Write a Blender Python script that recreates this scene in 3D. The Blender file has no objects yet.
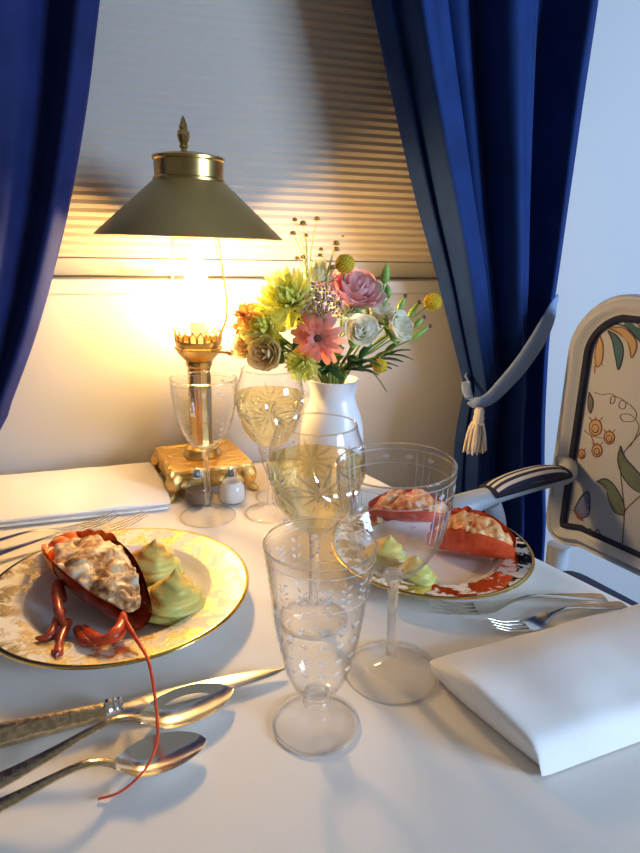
import bpy, math, random
from mathutils import Vector, Matrix, Quaternion, noise
random.seed(7)
S = bpy.context.scene
COL = S.collection
T = 0.75                      # table height
PI = math.pi
R = math.radians

# ------------------------------------------------------------------ camera model
FP, CX, CY, H = 620.0, 320.0, 426.5, 0.363
yaw, pit, rol = R(17), R(16.5), R(1.3)
fwd = Vector((math.sin(yaw)*math.cos(pit), math.cos(yaw)*math.cos(pit), -math.sin(pit)))
r0 = Vector((math.cos(yaw), -math.sin(yaw), 0)); u0 = r0.cross(fwd)
RT = r0*math.cos(rol)+u0*math.sin(rol); UP = -r0*math.sin(rol)+u0*math.cos(rol)
CAM = Vector((0, 0, T+H))
def ray(u, v): return fwd + RT*((u-CX)/FP) - UP*((v-CY)/FP)
def at(u, v, z=0.0):          # point at height z above the table top
    d = ray(u, v); return CAM + d*((T+z-CAM.z)/d.z)
def aty(u, v, y):
    d = ray(u, v); return CAM + d*(y/d.y)
cam = bpy.data.cameras.new('camera'); camo = bpy.data.objects.new('camera', cam); COL.objects.link(camo)
cam.lens = 36*FP/853; cam.sensor_width = 36; cam.clip_start = .02
camo.matrix_world = Matrix.Translation(CAM) @ Matrix((RT, UP, -fwd)).transposed().to_4x4()
S.camera = camo

# ------------------------------------------------------------------ helpers
def lerp(a, b, t): return a+(b-a)*t
def interp(pts, x):           # piecewise smooth interpolation of (x, value) pairs
    if x <= pts[0][0]: return pts[0][1]
    if x >= pts[-1][0]: return pts[-1][1]
    for i in range(len(pts)-1):
        if pts[i][0] <= x <= pts[i+1][0]:
            x0, p1 = pts[i]; x1, p2 = pts[i+1]; t = (x-x0)/(x1-x0)
            m1 = (p2-p1) if i == 0 else (p2-pts[i-1][1])/(x1-pts[i-1][0])*(x1-x0)
            m2 = (p2-p1) if i+2 >= len(pts) else (pts[i+2][1]-p1)/(pts[i+2][0]-x0)*(x1-x0)
            return (2*t**3-3*t*t+1)*p1+(t**3-2*t*t+t)*m1+(-2*t**3+3*t*t)*p2+(t**3-t*t)*m2
def spline(pts, n=8):
    pts = [Vector(p) for p in pts]; out = []
    for i in range(len(pts)-1):
        p0 = pts[max(i-1, 0)]; p1 = pts[i]; p2 = pts[i+1]; p3 = pts[min(i+2, len(pts)-1)]
        for k in range(n):
            t = k/n
            out.append(.5*((2*p1)+(p2-p0)*t+(2*p0-5*p1+4*p2-p3)*t*t+(3*p1-p0-3*p2+p3)*t**3))
    out.append(pts[-1]); return out

class MB:
    def __init__(s): s.v = []; s.f = []; s.m = []
    def add(s, vs, fs, mi=0, M=None):
        o = len(s.v)
        s.v += [tuple(M @ Vector(v)) for v in vs] if M is not None else [tuple(v) for v in vs]
        for f in fs: s.f.append(tuple(i+o for i in f)); s.m.append(mi)
        return s
    def grid(s, fn, nu, nv, mi=0, M=None, wu=False, wv=False, flip=False):
        cu = nu if wu else nu+1; cv = nv if wv else nv+1
        vs = [fn(i/nu, j/nv) for i in range(cu) for j in range(cv)]; fs = []
        for i in range(nu):
            for j in range(nv):
                a = i*cv+j; b = ((i+1) % cu)*cv+j; c = ((i+1) % cu)*cv+(j+1) % cv; d = i*cv+(j+1) % cv
                fs.append((d, c, b, a) if flip else (a, b, c, d))
        return s.add(vs, fs, mi, M)
    def lathe(s, prof, seg=48, mi=0, M=None, fn=None):
        vs = []; rings = []
        for r, z in prof:
            if r < 1e-7: rings.append([len(vs)]); vs.append(Vector((0, 0, z)))
            else:
                ids = []
                for k in range(seg):
                    a = 2*PI*k/seg; rr = r*(fn(a, z) if fn else 1); ids.append(len(vs)); vs.append(Vector((rr*math.cos(a), rr*math.sin(a), z)))
                rings.append(ids)
        fs = []
        for A, B in zip(rings, rings[1:]):
            if len(A) == 1 and len(B) == 1: continue
            for k in range(seg):
                k2 = (k+1) % seg
                if len(A) == 1: fs.append((A[0], B[k2], B[k]))
                elif len(B) == 1: fs.append((A[k], A[k2], B[0]))
                else: fs.append((A[k], A[k2], B[k2], B[k]))
        return s.add(vs, fs, mi, M)
    def tube(s, pts, r, seg=8, mi=0, M=None, cap=True, flat=1.0):
        pts = [Vector(p) for p in pts]; n = len(pts)
        rs = r if isinstance(r, (list, tuple)) else [r]*n
        if len(rs) != n: rs = [interp([(k/(len(rs)-1), q) for k, q in enumerate(rs)], i/(n-1)) for i in range(n)]
        vs = []; prev = None
        for i, p in enumerate(pts):
            t = (pts[min(i+1, n-1)]-pts[max(i-1, 0)])
            t = t.normalized() if t.length > 1e-9 else Vector((0, 0, 1))
            if prev is None:
                a = Vector((0, 0, 1)) if abs(t.z) < .9 else Vector((1, 0, 0)); nrm = (a-t*a.dot(t)).normalized()
            else:
                nrm = prev-t*prev.dot(t); nrm = nrm.normalized()
            prev = nrm; b = t.cross(nrm)
            for k in range(seg):
                a = 2*PI*k/seg; vs.append(p+(nrm*math.cos(a)*flat+b*math.sin(a))*rs[i])
        fs = [(i*seg+k, i*seg+(k+1) % seg, (i+1)*seg+(k+1) % seg, (i+1)*seg+k) for i in range(n-1) for k in range(seg)]
        if cap: fs += [tuple(range(seg))[::-1], tuple((n-1)*seg+k for k in range(seg))]
        return s.add(vs, fs, mi, M)
    def box(s, lo, hi, mi=0, M=None):
        x0, y0, z0 = lo; x1, y1, z1 = hi
        vs = [(x0,y0,z0),(x1,y0,z0),(x1,y1,z0),(x0,y1,z0),(x0,y0,z1),(x1,y0,z1),(x1,y1,z1),(x0,y1,z1)]
        return s.add(vs, [(3,2,1,0),(4,5,6,7),(0,1,5,4),(1,2,6,5),(2,3,7,6),(3,0,4,7)], mi, M)
    def ball(s, c, r, seg=12, rings=8, mi=0, M=None):
        c = Vector(c); r3 = r if isinstance(r, (tuple, list)) else (r, r, r)
        vs = [c+Vector((0, 0, -r3[2]))]; 
        for j in range(1, rings):
            ph = -PI/2+PI*j/rings
            for k in range(seg):
                a = 2*PI*k/seg; vs.append(c+Vector((r3[0]*math.cos(ph)*math.cos(a), r3[1]*math.cos(ph)*math.sin(a), r3[2]*math.sin(ph))))
        vs.append(c+Vector((0, 0, r3[2]))); n = len(vs)-1; fs = []
        for k in range(seg):
            fs.append((0, 1+(k+1) % seg, 1+k)); b = 1+(rings-2)*seg; fs.append((n, b+k, b+(k+1) % seg))
            for j in range(rings-2):
                a = 1+j*seg; fs.append((a+k, a+(k+1) % seg, a+seg+(k+1) % seg, a+seg+k))
        return s.add(vs, fs, mi, M)
    def poly(s, outline, z0, z1, mi=0, M=None):   # closed prism of a 2-D outline
        n = len(outline); vs = [(x, y, z0) for x, y in outline]+[(x, y, z1) for x, y in outline]
        fs = [tuple(range(n))[::-1], tuple(range(n, 2*n))]+[(k, (k+1) % n, n+(k+1) % n, n+k) for k in range(n)]
        return s.add(vs, fs, mi, M)
    def build(s, name, mats, parent=None, loc=None, smooth=True, ang=40, solid=None, subd=0, bevel=None, rot=None):
        me = bpy.data.meshes.new(name); me.from_pydata(s.v, [], s.f); 
        mats = mats if isinstance(mats, (list, tuple)) else [mats]
        for m in mats: me.materials.append(m)
        me.polygons.foreach_set('material_index', s.m)
        if smooth:
            me.polygons.foreach_set('use_smooth', [True]*len(me.polygons))
            if ang: me.set_sharp_from_angle(angle=R(ang))
        me.update()
        o = bpy.data.objects.new(name, me); COL.objects.link(o)
        if parent: o.parent = parent
        if loc is not None: o.location = loc
        if rot is not None: o.rotation_euler = rot
        if bevel: b = o.modifiers.new('b', 'BEVEL'); b.width = bevel; b.segments = 3; b.limit_method = 'ANGLE'
        if subd: b = o.modifiers.new('s', 'SUBSURF'); b.levels = b.render_levels = subd
        if solid: b = o.modifiers.new('t', 'SOLIDIFY'); b.thickness = solid; b.offset = 0
        return o
def tag(o, label=None, cat=None, group=None, kind=None):
    if label: o['label'] = label
    if cat: o['category'] = cat
    if group: o['group'] = group
    if kind: o['kind'] = kind
    return o
def thing(name, label, cat, loc=(0, 0, 0), rz=0, group=None):
    o = bpy.data.objects.new(name, None); COL.objects.link(o); o.location = loc; o.rotation_euler = (0, 0, rz)
    o.empty_display_size = .02
    return tag(o, label, cat, group)
def copy_tree(o, parent=None):
    c = o.copy(); COL.objects.link(c)
    if parent: c.parent = parent
    for ch in list(o.children): copy_tree(ch, c)
    return c
def axisM(loc, d, roll=0):    # matrix taking +Z to d at loc
    d = Vector(d).normalized()
    return Matrix.Translation(Vector(loc)) @ d.to_track_quat('Z', 'Y').to_matrix().to_4x4() @ Matrix.Rotation(roll, 4, 'Z')
def xM(loc, d, n=(0, 0, 1)):  # matrix taking +X to d, +Z near n
    x = Vector(d).normalized(); z = Vector(n); z = (z-x*z.dot(x)).normalized(); y = z.cross(x)
    return Matrix.Translation(Vector(loc)) @ Matrix((x, y, z)).transposed().to_4x4()

# ------------------------------------------------------------------ materials
def srgb(r, g, b):
    f = lambda c: (c/255/12.92) if c/255 <= .04045 else ((c/255+.055)/1.055)**2.4
    return (f(r), f(g), f(b), 1)
class NT:
    def __init__(s, name):
        s.mat = bpy.data.materials.new(name); s.mat.use_nodes = True; s.t = s.mat.node_tree; s.t.nodes.clear()
        s.out = s.n('ShaderNodeOutputMaterial')
    def n(s, ty, **kw):
        x = s.t.nodes.new(ty)
        for k, v in kw.items():
            if k in x.inputs: s.set(x.inputs[k], v)
            else: setattr(x, k, v)
        return x
    def set(s, inp, v):
        if isinstance(v, bpy.types.NodeSocket): s.t.links.new(v, inp)
        else: inp.default_value = v
    def coord(s, k='Object'): return s.n('ShaderNodeTexCoord').outputs[k]
    def noise(s, scale, detail=3, rough=.5, vec=None, dist=0):
        x = s.n('ShaderNodeTexNoise', Scale=scale, Detail=detail, Roughness=rough, Distortion=dist)
        s.t.links.new(vec or s.coord(), x.inputs['Vector']); return x.outputs['Fac']
    def ramp(s, fac, stops):
        x = s.n('ShaderNodeValToRGB'); s.t.links.new(fac, x.inputs['Fac']); e = x.color_ramp.elements
        while len(e) < len(stops): e.new(.5)
        for q, (p, c) in zip(e, stops): q.position = p; q.color = c if not isinstance(c, (int, float)) else (c, c, c, 1)
        return x.outputs['Color']
    def math(s, op, a, b=0.0, c=0.0, clamp=False):
        x = s.n('ShaderNodeMath', operation=op); x.use_clamp = clamp
        for i, v in enumerate((a, b, c)): s.set(x.inputs[i], v)
        return x.outputs[0]
    def bump(s, h, strength=.3, dist=.002):
        x = s.n('ShaderNodeBump', Strength=strength, Distance=dist); s.t.links.new(h, x.inputs['Height']); return x.outputs['Normal']
    def mix(s, fac, a, b):
        x = s.n('ShaderNodeMix', data_type='RGBA'); s.set(x.inputs[0], fac); s.set(x.inputs[6], a); s.set(x.inputs[7], b); return x.outputs[2]
    def pbr(s, color, rough=.5, metal=0.0, normal=None, **kw):
        p = s.n('ShaderNodeBsdfPrincipled'); s.set(p.inputs['Base Color'], color); s.set(p.inputs['Roughness'], rough); s.set(p.inputs['Metallic'], metal)
        if normal: s.set(p.inputs['Normal'], normal)
        for k, v in kw.items(): s.set(p.inputs[k.replace('_', ' ')], v)
        s.t.links.new(p.outputs[0], s.out.inputs[0]); return p
    def surf(s, sh): s.t.links.new(sh, s.out.inputs[0]); return s.mat
def simple(name, color, rough=.5, metal=0.0, nscale=None, nstr=.2, ndist=.001, vary=0, **kw):
    t = NT(name); nrm = None; c = color
    if nscale:
        f = t.noise(nscale, 4); nrm = t.bump(f, nstr, ndist)
        if vary: c = t.ramp(f, [(.3, tuple(x*(1-vary) for x in color[:3])+(1,)), (.7, tuple(min(1, x*(1+vary)) for x in color[:3])+(1,))])
    t.pbr(c, rough, metal, nrm, **kw); return t.mat

M = {}
M['wall'] = simple('cream_wall_paint', (.48, .465, .45, 1), .6, 0, 60, .08, .001)
M['trim'] = simple('white_trim_paint', (.45, .44, .43, 1), .35, 0, 40, .04, .001)
M['floor'] = simple('navy_carpet', srgb(28, 34, 58), .95, 0, 400, .6, .004, .3)
M['blind'] = simple('pleated_blind_fabric', (.57, .49, .41, 1), .8, 0, 300, .15, .0005)
M['pane'] = None
def velvet(name, col, sheen):
    t = NT(name); f = t.noise(14, 4, .6); g = t.noise(500, 2)
    c = t.ramp(f, [(.3, tuple(x*.75 for x in col)+(1,)), (.7, tuple(x*1.2 for x in col)+(1,))])
    t.pbr(c, .75, 0, t.bump(t.math('ADD', f, t.math('MULTIPLY', g, .15)), .25, .004), Sheen_Weight=.6, Sheen_Roughness=.35, Sheen_Tint=sheen, Specular_IOR_Level=.15)
    return t.mat
M['velvet'] = velvet('blue_velvet', (.0085, .030, .125), srgb(84, 98, 196))
M['velvet2'] = velvet('violet_blue_velvet', (.011, .018, .085), srgb(80, 95, 190))
M['tie'] = simple('pale_tieback_weave', srgb(124, 144, 178), .8, 0, 250, .4, .001)
M['tassel'] = simple('cream_tassel_thread', srgb(205, 192, 178), .85, 0, 300, .3, .001)
def linen(name, col, s=1):
    t = NT(name); co = t.coord(); w = t.n('ShaderNodeTexWave', Scale=380, Distortion=1.0); w.bands_direction = 'X'; t.t.links.new(co, w.inputs[0])
    w2 = t.n('ShaderNodeTexWave', Scale=380, Distortion=1.0); w2.bands_direction = 'Y'; t.t.links.new(co, w2.inputs[0])
    f = t.noise(9, 3, .55); h = t.math('ADD', t.math('MULTIPLY', t.math('ADD', w.outputs['Fac'], w2.outputs['Fac']), .02), t.math('MULTIPLY', f, 1.0))
    t.pbr(col, .62, 0, t.bump(h, .25*s, .006), Sheen_Weight=.25, Sheen_Roughness=.4, Specular_IOR_Level=.35); return t.mat
M['cloth'] = linen('white_damask_cloth', (.86, .80, .72, 1))
M['napkin'] = linen('white_satin_napkin', (.90, .85, .79, 1), 1.3)
M['wood'] = simple('dark_table_wood', srgb(70, 44, 28), .4, 0, 30, .1, .001, .3)
M['brass'] = simple('aged_brass', (.62, .43, .16, 1), .28, 1, 45, .12, .0006, .15)
M['gilt'] = None
t = NT('gilt_ornate_base'); f = t.noise(160, 4, .6); v = t.n('ShaderNodeTexVoronoi', Scale=90.0); t.t.links.new(t.coord(), v.inputs['Vector'])
hh = t.math('ADD', f, v.outputs['Distance'])
t.pbr(t.ramp(hh, [(.35, (.30, .17, .04, 1)), (.8, (.80, .52, .16, 1))]), .34, .9, t.bump(hh, .7, .003)); M['gilt'] = t.mat
M['shade'] = simple('olive_brass_shade', (.46, .31, .11, 1), .42, .6, 10, .05, .001, .12)
M['shade_in'] = simple('pale_shade_lining', (.80, .74, .60, 1), .5)
M['socket'] = simple('candle_socket', (.85, .78, .62, 1), .5)
t = NT('glowing_filament_bulb'); e = t.n('ShaderNodeEmission', Color=(1, .63, .25, 1), Strength=335.0); M['bulb'] = t.surf(e.outputs[0])
def thin_glass(name, tint=(.995, .995, .995), edge=(.5, .51, .53), k=1.0, base=.018):
    t = NT(name); lw = t.n('ShaderNodeLayerWeight', Blend=.5).outputs['Facing']
    p5 = t.math('POWER', lw, 4.0); fac = t.math('ADD', t.math('MULTIPLY', p5, .8*k), base, clamp=True)
    tr = t.n('ShaderNodeBsdfTransparent', Color=t.mix(t.math('POWER', lw, 5.0), tint+(1,), edge+(1,)))
    gl = t.n('ShaderNodeBsdfGlossy', Roughness=.03, Color=(1, 1, 1, 1)); mx = t.n('ShaderNodeMixShader'); t.set(mx.inputs[0], fac)
    t.t.links.new(tr.outputs[0], mx.inputs[1]); t.t.links.new(gl.outputs[0], mx.inputs[2]); return t.surf(mx.outputs[0])
def solid_glass(name, col, ior, keep):
    t = NT(name); g = t.n('ShaderNodeBsdfGlass', Color=col, IOR=ior, Roughness=.0); tr = t.n('ShaderNodeBsdfTransparent', Color=col)
    mx = t.n('ShaderNodeMixShader'); t.set(mx.inputs[0], keep); t.t.links.new(tr.outputs[0], mx.inputs[1]); t.t.links.new(g.outputs[0], mx.inputs[2]); return t.surf(mx.outputs[0])
M['bowl'] = thin_glass('clear_thin_glass')
M['chimney'] = thin_glass('lamp_chimney_glass', (.99, .985, .97), (.8, .74, .62), .12, .006)
M['pane'] = thin_glass('window_glass', (.95, .97, .98), (.6, .65, .7))
M['stem'] = solid_glass('clear_crystal', (.99, .99, .99, 1), 1.46, .45)
M['rim'] = solid_glass('glass_rim_edge', (.99, .99, .99, 1), 1.46, .85)
M['wine'] = solid_glass('white_wine', (.99, .935, .69, 1), 1.33, .38)
M['shaker'] = thin_glass('shaker_glass', (.93, .93, .92), (.5, .5, .5), 1.0)
t = NT('etched_frost'); d = t.n('ShaderNodeBsdfDiffuse', Color=(.95, .95, .95, 1)); tr = t.n('ShaderNodeBsdfTransparent'); gl = t.n('ShaderNodeBsdfGlossy', Roughness=.3)
mx = t.n('ShaderNodeMixShader'); mx.inputs[0].default_value = .4; t.t.links.new(d.outputs[0], mx.inputs[1]); t.t.links.new(gl.outputs[0], mx.inputs[2])
m2 = t.n('ShaderNodeMixShader'); m2.inputs[0].default_value = .42; t.t.links.new(tr.outputs[0], m2.inputs[1]); t.t.links.new(mx.outputs[0], m2.inputs[2]); M['etch'] = t.surf(m2.outputs[0])
M['china'] = simple('white_porcelain', (.80, .77, .71, 1), .12, 0, None, Coat_Weight=.5)
def damask(name, gold, cream, metal, rough, lo, hi, scale=55):
    t = NT(name); co = t.coord(); a = t.noise(scale, 3, .6, co, 1.6); v = t.n('ShaderNodeTexVoronoi', Scale=scale*1.1); v.feature = 'SMOOTH_F1'; t.t.links.new(co, v.inputs['Vector'])
    f = t.math('ADD', t.math('MULTIPLY', a, .75), t.math('MULTIPLY', v.outputs['Distance'], .5))
    k = t.ramp(f, [(lo, 0.0), (hi, 1.0)]); t.pbr(t.mix(k, gold+(1,), cream+(1,)), rough, t.math('MULTIPLY', t.math('SUBTRACT', 1.0, k), metal)); return t.mat
M['band'] = damask('gold_damask_band', (.86, .62, .25), (.86, .78, .62), .75, .24, .50, .66)
M['band2'] = damask('bright_gold_floral_band', (.80, .60, .30), (.85, .80, .70), 1.0, .10, .57, .62, 46)
M['goldline'] = simple('gold_edge_line', (.72, .50, .16, 1), .2, 1)
M['silver'] = simple('polished_silver', (.82, .77, .68, 1), .2, 1, 25, .05, .0006)
M['silverold'] = simple('tarnished_silver_handle', (.60, .47, .28, 1), .26, 1, 220, .5, .0012, .3)
M['blue'] = None
def speck(name, stops, scale, rough=.5, bs=.6, bd=.003, dist=.6, spec=.4):
    t = NT(name); f = t.noise(scale, 5, .65, None, dist); t.pbr(t.ramp(f, stops), rough, 0, t.bump(f, bs, bd), Specular_IOR_Level=spec); return t.mat
M['shell'] = speck('dark_red_shell', [(.3, (.16, .018, .008, 1)), (.55, (.42, .06, .02, 1)), (.75, (.62, .17, .06, 1))], 70, .22, .4, .0015)
M['tailshell'] = speck('orange_shell', [(.3, (.60, .10, .015, 1)), (.55, (.85, .22, .03, 1)), (.8, (.9, .42, .12, 1))], 60, .25, .4, .0015)
M['redshell'] = speck('bright_red_shell', [(.3, (.55, .045, .012, 1)), (.6, (.78, .10, .03, 1)), (.8, (.85, .25, .08, 1))], 60, .22, .4, .0015)
M['gratin'] = speck('browned_cream_sauce', [(.34, (.16, .05, .02, 1)), (.43, (.50, .22, .07, 1)), (.52, (.76, .52, .28, 1)), (.66, (.84, .72, .54, 1))], 62, .34, .7, .003)
M['gratin2'] = speck('orange_gratin', [(.32, (.50, .08, .02, 1)), (.44, (.76, .22, .05, 1)), (.56, (.82, .44, .17, 1)), (.7, (.86, .62, .36, 1))], 70, .34, .7, .003)
t = NT('piped_green_potato'); f = t.noise(38, 4, .6); sp = t.n('ShaderNodeSeparateXYZ'); t.t.links.new(t.coord(), sp.inputs[0])
k = t.math('ADD', t.math('MULTIPLY', sp.outputs['Z'], 9.0), f)
t.pbr(t.ramp(k, [(.38, (.40, .37, .06, 1)), (.60, (.62, .57, .15, 1)), (.78, (.72, .50, .10, 1)), (.95, (.50, .18, .03, 1))]), .5, 0, t.bump(f, .3, .002)); M['potato'] = t.mat
M['salt'] = simple('salt', (.9, .88, .85, 1), .8); M['pepper'] = simple('ground_pepper', (.22, .14, .09, 1), .9, 0, 800, .8, .002, .5)
M['cap'] = simple('silver_cap', (.72, .74, .78, 1), .15, 1)
M['vase'] = simple('white_glazed_vase', (.80, .78, .77, 1), .28, 0, 8, .03, .001)
M['chairwood'] = simple('pale_painted_chair_wood', (.48, .50, .54, 1), .42, 0, 30, .06, .001)
M['uphol'] = simple('cream_upholstery_linen', (.40, .41, .45, 1), .9, 0, 350, .35, .0012)
M['navy'] = simple('navy_piping', srgb(20, 26, 52), .8, 0, 300, .3, .001)
t = NT('striped_arm_fabric'); sp = t.n('ShaderNodeSeparateXYZ'); t.t.links.new(t.coord(), sp.inputs[0])
w = t.math('FRACT', t.math('MULTIPLY', t.math('ADD', sp.outputs['Y'], 1.0), 88.0)); t.pbr(t.ramp(w, [(.44, (.66, .63, .60, 1)), (.52, srgb(38, 44, 78))]), .85, 0, t.bump(t.noise(500), .2, .001)); M['stripe'] = t.mat
for n_, c_ in dict(thread_grey=(105, 100, 100), thread_brown=(120, 88, 75), thread_teal=(60, 92, 108), thread_blue=(104, 112, 152), thread_green=(92, 104, 92), thread_tan=(172, 146, 110), thread_rust=(140, 72, 62), thread_dark=(60, 58, 72)).items(): M[n_] = simple(n_, srgb(*c_), .9)
def petal(name, c1, c2, sc=40, **kw):
    t = NT(name); f = t.noise(sc, 3); c = t.ramp(f, [(.3, c1+(1,)), (.7, c2+(1,))]); p = t.pbr(c, .6, 0, None, Sheen_Weight=.2, **kw)
    tl = t.n('ShaderNodeBsdfTranslucent', Color=c); mx = t.n('ShaderNodeMixShader'); mx.inputs[0].default_value = .5
    t.t.links.new(p.outputs[0], mx.inputs[1]); t.t.links.new(tl.outputs[0], mx.inputs[2]); return t.surf(mx.outputs[0])
M['pink'] = petal('pink_petal', (.92, .48, .46), (.95, .68, .64)); M['white'] = petal('white_petal', (.93, .88, .70), (.96, .93, .80))
M['peach'] = petal('peach_petal', (.90, .70, .34), (.94, .82, .52)); M['coral'] = petal('coral_petal', (.86, .28, .18), (.90, .46, .34))
M['lime'] = petal('lime_petal', (.84, .86, .16), (.94, .93, .36)); M['orange'] = petal('orange_petal', (.88, .26, .06), (.92, .52, .16))
M['yellow'] = simple('yellow_floret', (.72, .48, .02, 1), .8, 0, 600, .8, .002, .4); M['cream_f'] = petal('cream_bloom', (.90, .90, .62), (.94, .94, .78))
M['ochre'] = simple('ochre_button', (.42, .24, .03, 1), .85, 0, 500, .8, .002, .4)
M['stemg'] = simple('green_stem', (.16, .24, .05, 1), .6, 0, 60, .1, .001, .3); M['leaf'] = simple('dark_green_leaf', (.055, .12, .025, 1), .45, 0, 70, .2, .001, .4)
M['leaf2'] = simple('fresh_green_leaf', (.22, .36, .06, 1), .45, 0, 70, .2, .001, .3); M['gold_leaf'] = simple('yellow_green_leaf', (.62, .64, .10, 1), .5)
M['seed'] = simple('mauve_brown_seed', (.42, .24, .22, 1), .6, 0, 200, .3, .001, .5); M['darktip'] = simple('dark_bud_tip', (.09, .05, .06, 1), .7); M['gerb'] = simple('dark_gerbera_eye', (.18, .05, .03, 1), .9, 0, 900, 1, .003, .5)

# ------------------------------------------------------------------ setting
WY = 1.02
WX0, WX1, WZ0, WZ1 = -.42, .66, T+.292, T+1.0
b = MB()
b.box((-1.9, WY, 0), (WX0, WY+.14, 2.4)); b.box((WX1, WY, 0), (2.4, WY+.14, 2.4)); b.box((WX0, WY, 0), (WX1, WY+.14, WZ0)); b.box((WX0, WY, WZ1), (WX1, WY+.14, 2.4))
tag(b.build('wall_back', M['wall'], smooth=False), kind='structure')
tag(MB().box((-1.9, -1.6, -.06), (2.4, WY+.14, 0)).build('floor', M['floor'], smooth=False), kind='structure')
tag(MB().box((WX0-.03, WY-.008, T+.281), (WX1+.03, WY+.065, T+.303)).build('trim_1', M['trim'], smooth=False, bevel=.002), kind='structure')
w = MB(); 
for a in ((WX0, WX0+.03), (WX1-.03, WX1)): w.box((a[0], WY+.09, WZ0), (a[1], WY+.13, WZ1))
w.box((WX0, WY+.09, WZ0), (WX1, WY+.13, WZ0+.03)); w.box((WX0, WY+.09, WZ1-.03), (WX1, WY+.13, WZ1))
wo = tag(w.build('window_1', M['trim'], smooth=False), kind='structure')
MB().box((WX0+.03, WY+.105, WZ0+.03), (WX1-.03, WY+.111, WZ1-.03)).build('pane', M['pane'], wo, smooth=False)

# pleated blind
bl = thing('pleated_blind', 'off-white pleated window blind drawn down behind the brass lamp', 'blind', (.12, WY+.058, T+.3055))
BX0, BX1 = WX0+.012-.12, WX1-.012-.12
zb, zt, P = .0275, .68, .0122
def pleat(i, j, yo):
    n = int((zt-zb)/P*2); k = j*n; z = lerp(zb, zt, j); ph = (z-zb)/P % 1
    return (lerp(BX0, BX1, i), yo*(1 if yo > 0 else 1)+(-.0035 if ph < .5 else .0035)*0, z)
m = MB(); n = int((zt-zb)/P*2)
vs = []; fs = []
for k in range(n+1):
    z = zb+(zt-zb)*k/n; dy = -.0022 if k % 2 else .0008
    for x in (BX0, BX1): vs.append((x, dy, z))
    for x in (BX0, BX1): vs.append((x, .012-dy, z))
for k in range(n):
    a = k*4; c = a+4
    fs += [(a, a+1, c+1, c), (a+3, a+2, c+2, c+3), (a+1, a+3, c+3, c+1), (a+2, a, c, c+2)]
m.add(vs, fs); m.build('pleated_fabric', M['blind'], bl, smooth=False)
MB().box((BX0, -.008, .0), (BX1, .014, .0265)).build('bottom_rail', M['trim'], bl, smooth=False, bevel=.002)
h0 = aty(122, 272, WY+.045)-Vector((.12, WY+.058, T+.31)); h1 = aty(153, 272, WY+.045)-Vector((.12, WY+.058, T+.31))
hm = MB(); zc = .012
hm.tube(spline([(h0.x, -.008, zc), (h0.x, -.018, zc-.002), (h0.x+.006, -.021, zc-.004), (h1.x-.006, -.021, zc-.004), (h1.x, -.018, zc-.002), (h1.x, -.008, zc)], 5), .0035, 8)
tag(hm.build('pull_handle', M['shaker'], bl), 'clear plastic pull handle on the bottom rail')

# curtains
def curtain(name, label, L, Rr, folds, y0, amp, mat, rip):
    c = thing(name, label, 'curtain', (0, y0, 0))
    zs0, zs1 = .02, T+1.05
    def fn(s, j):
        z = lerp(zs0, zs1, j); q = z-T
        a = interp(L, q); bb = interp(Rr, q); A = interp(amp, q)
        y = (interp(folds, s)*2+interp(folds, max(0, s-.014))+interp(folds, min(1, s+.014))+interp(folds, max(0, s-.026))+interp(folds, min(1, s+.026)))/6*A*1.1
        y += .0035*math.sin(s*43+q*2.0)*rip*min(1, A)+.0018*math.sin(s*97-q*5.0+3*math.sin(q*3)) + .010*noise.noise(Vector((s*6, q*2.2, rip)))*min(1, A)
        x = lerp(a, bb, s) + .010*math.sin(s*2*PI*5+1.0)*min(1, A)*(s*(1-s)*4)
        return (x, y, z)
    m = MB().grid(fn, 150, 90); m.build('velvet_drape', mat, c, solid=.003, ang=None)
    return c
f = lambda *rows, y=.947: sorted((aty(u, v, y).z-T, aty(u, v, y).x) for v, u in rows)
LR = f((-40, 370), (0, 377), (100, 399), (200, 422), (280, 443), (340, 457), (390, 467), (420, 462), (450, 458), (520, 455)); RRr = f((-40, 609), (0, 603), (100, 586), (200, 571), (280, 560), (330, 553), (390, 549), (450, 548), (540, 549))
LR = [(-.74, LR[0][1]+.01)]+LR; RRr = [(-.74, RRr[0][1]+.02)]+RRr
FR = [(0, .02), (.035, -.022), (.075, .016), (.115, -.045), (.17, -.04), (.235, -.03), (.275, .012), (.31, .02), (.36, .0), (.44, .022), (.50, .0), (.53, -.042), (.60, -.026), (.68, -.005), (.76, .03), (.83, .024), (.885, -.025), (.94, -.012), (1, .02)]
curtain('velvet_curtain', 'blue velvet curtain gathered by a tasselled tieback behind the armchair', LR, RRr, FR, .950, [(-.7, .75), (.0, .8), (.16, .75), (.4, 1.15), (.8, 1.25)], M['velvet'], 1.0)
LL = [(-.74, -.50), (.0, -.47), (.1, -.46), (.4, -.47), (1.0, -.48)]
LRr = f((-40, 103), (0, 98), (100, 86), (200, 69), (280, 50), (340, 33), (400, 11), (432, -2), y=.92); LRr = [(-.74, -.33), (-.2, -.34), (-.02, -.31)]+LRr
FL = [(0, .02), (.12, -.03), (.25, .02), (.38, -.03), (.50, .02), (.62, -.01), (.74, -.04), (.80, -.02), (.86, .022), (.92, .012), (.97, -.014), (1, .015)]
curtain('velvet_curtain', 'violet-blue velvet curtain hanging beside the glowing lamp', LL, LRr, FL, .925, [(-.7, .8), (.0, .7), (.4, .9), (.8, 1.0)], M['velvet2'], 2.0)
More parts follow.
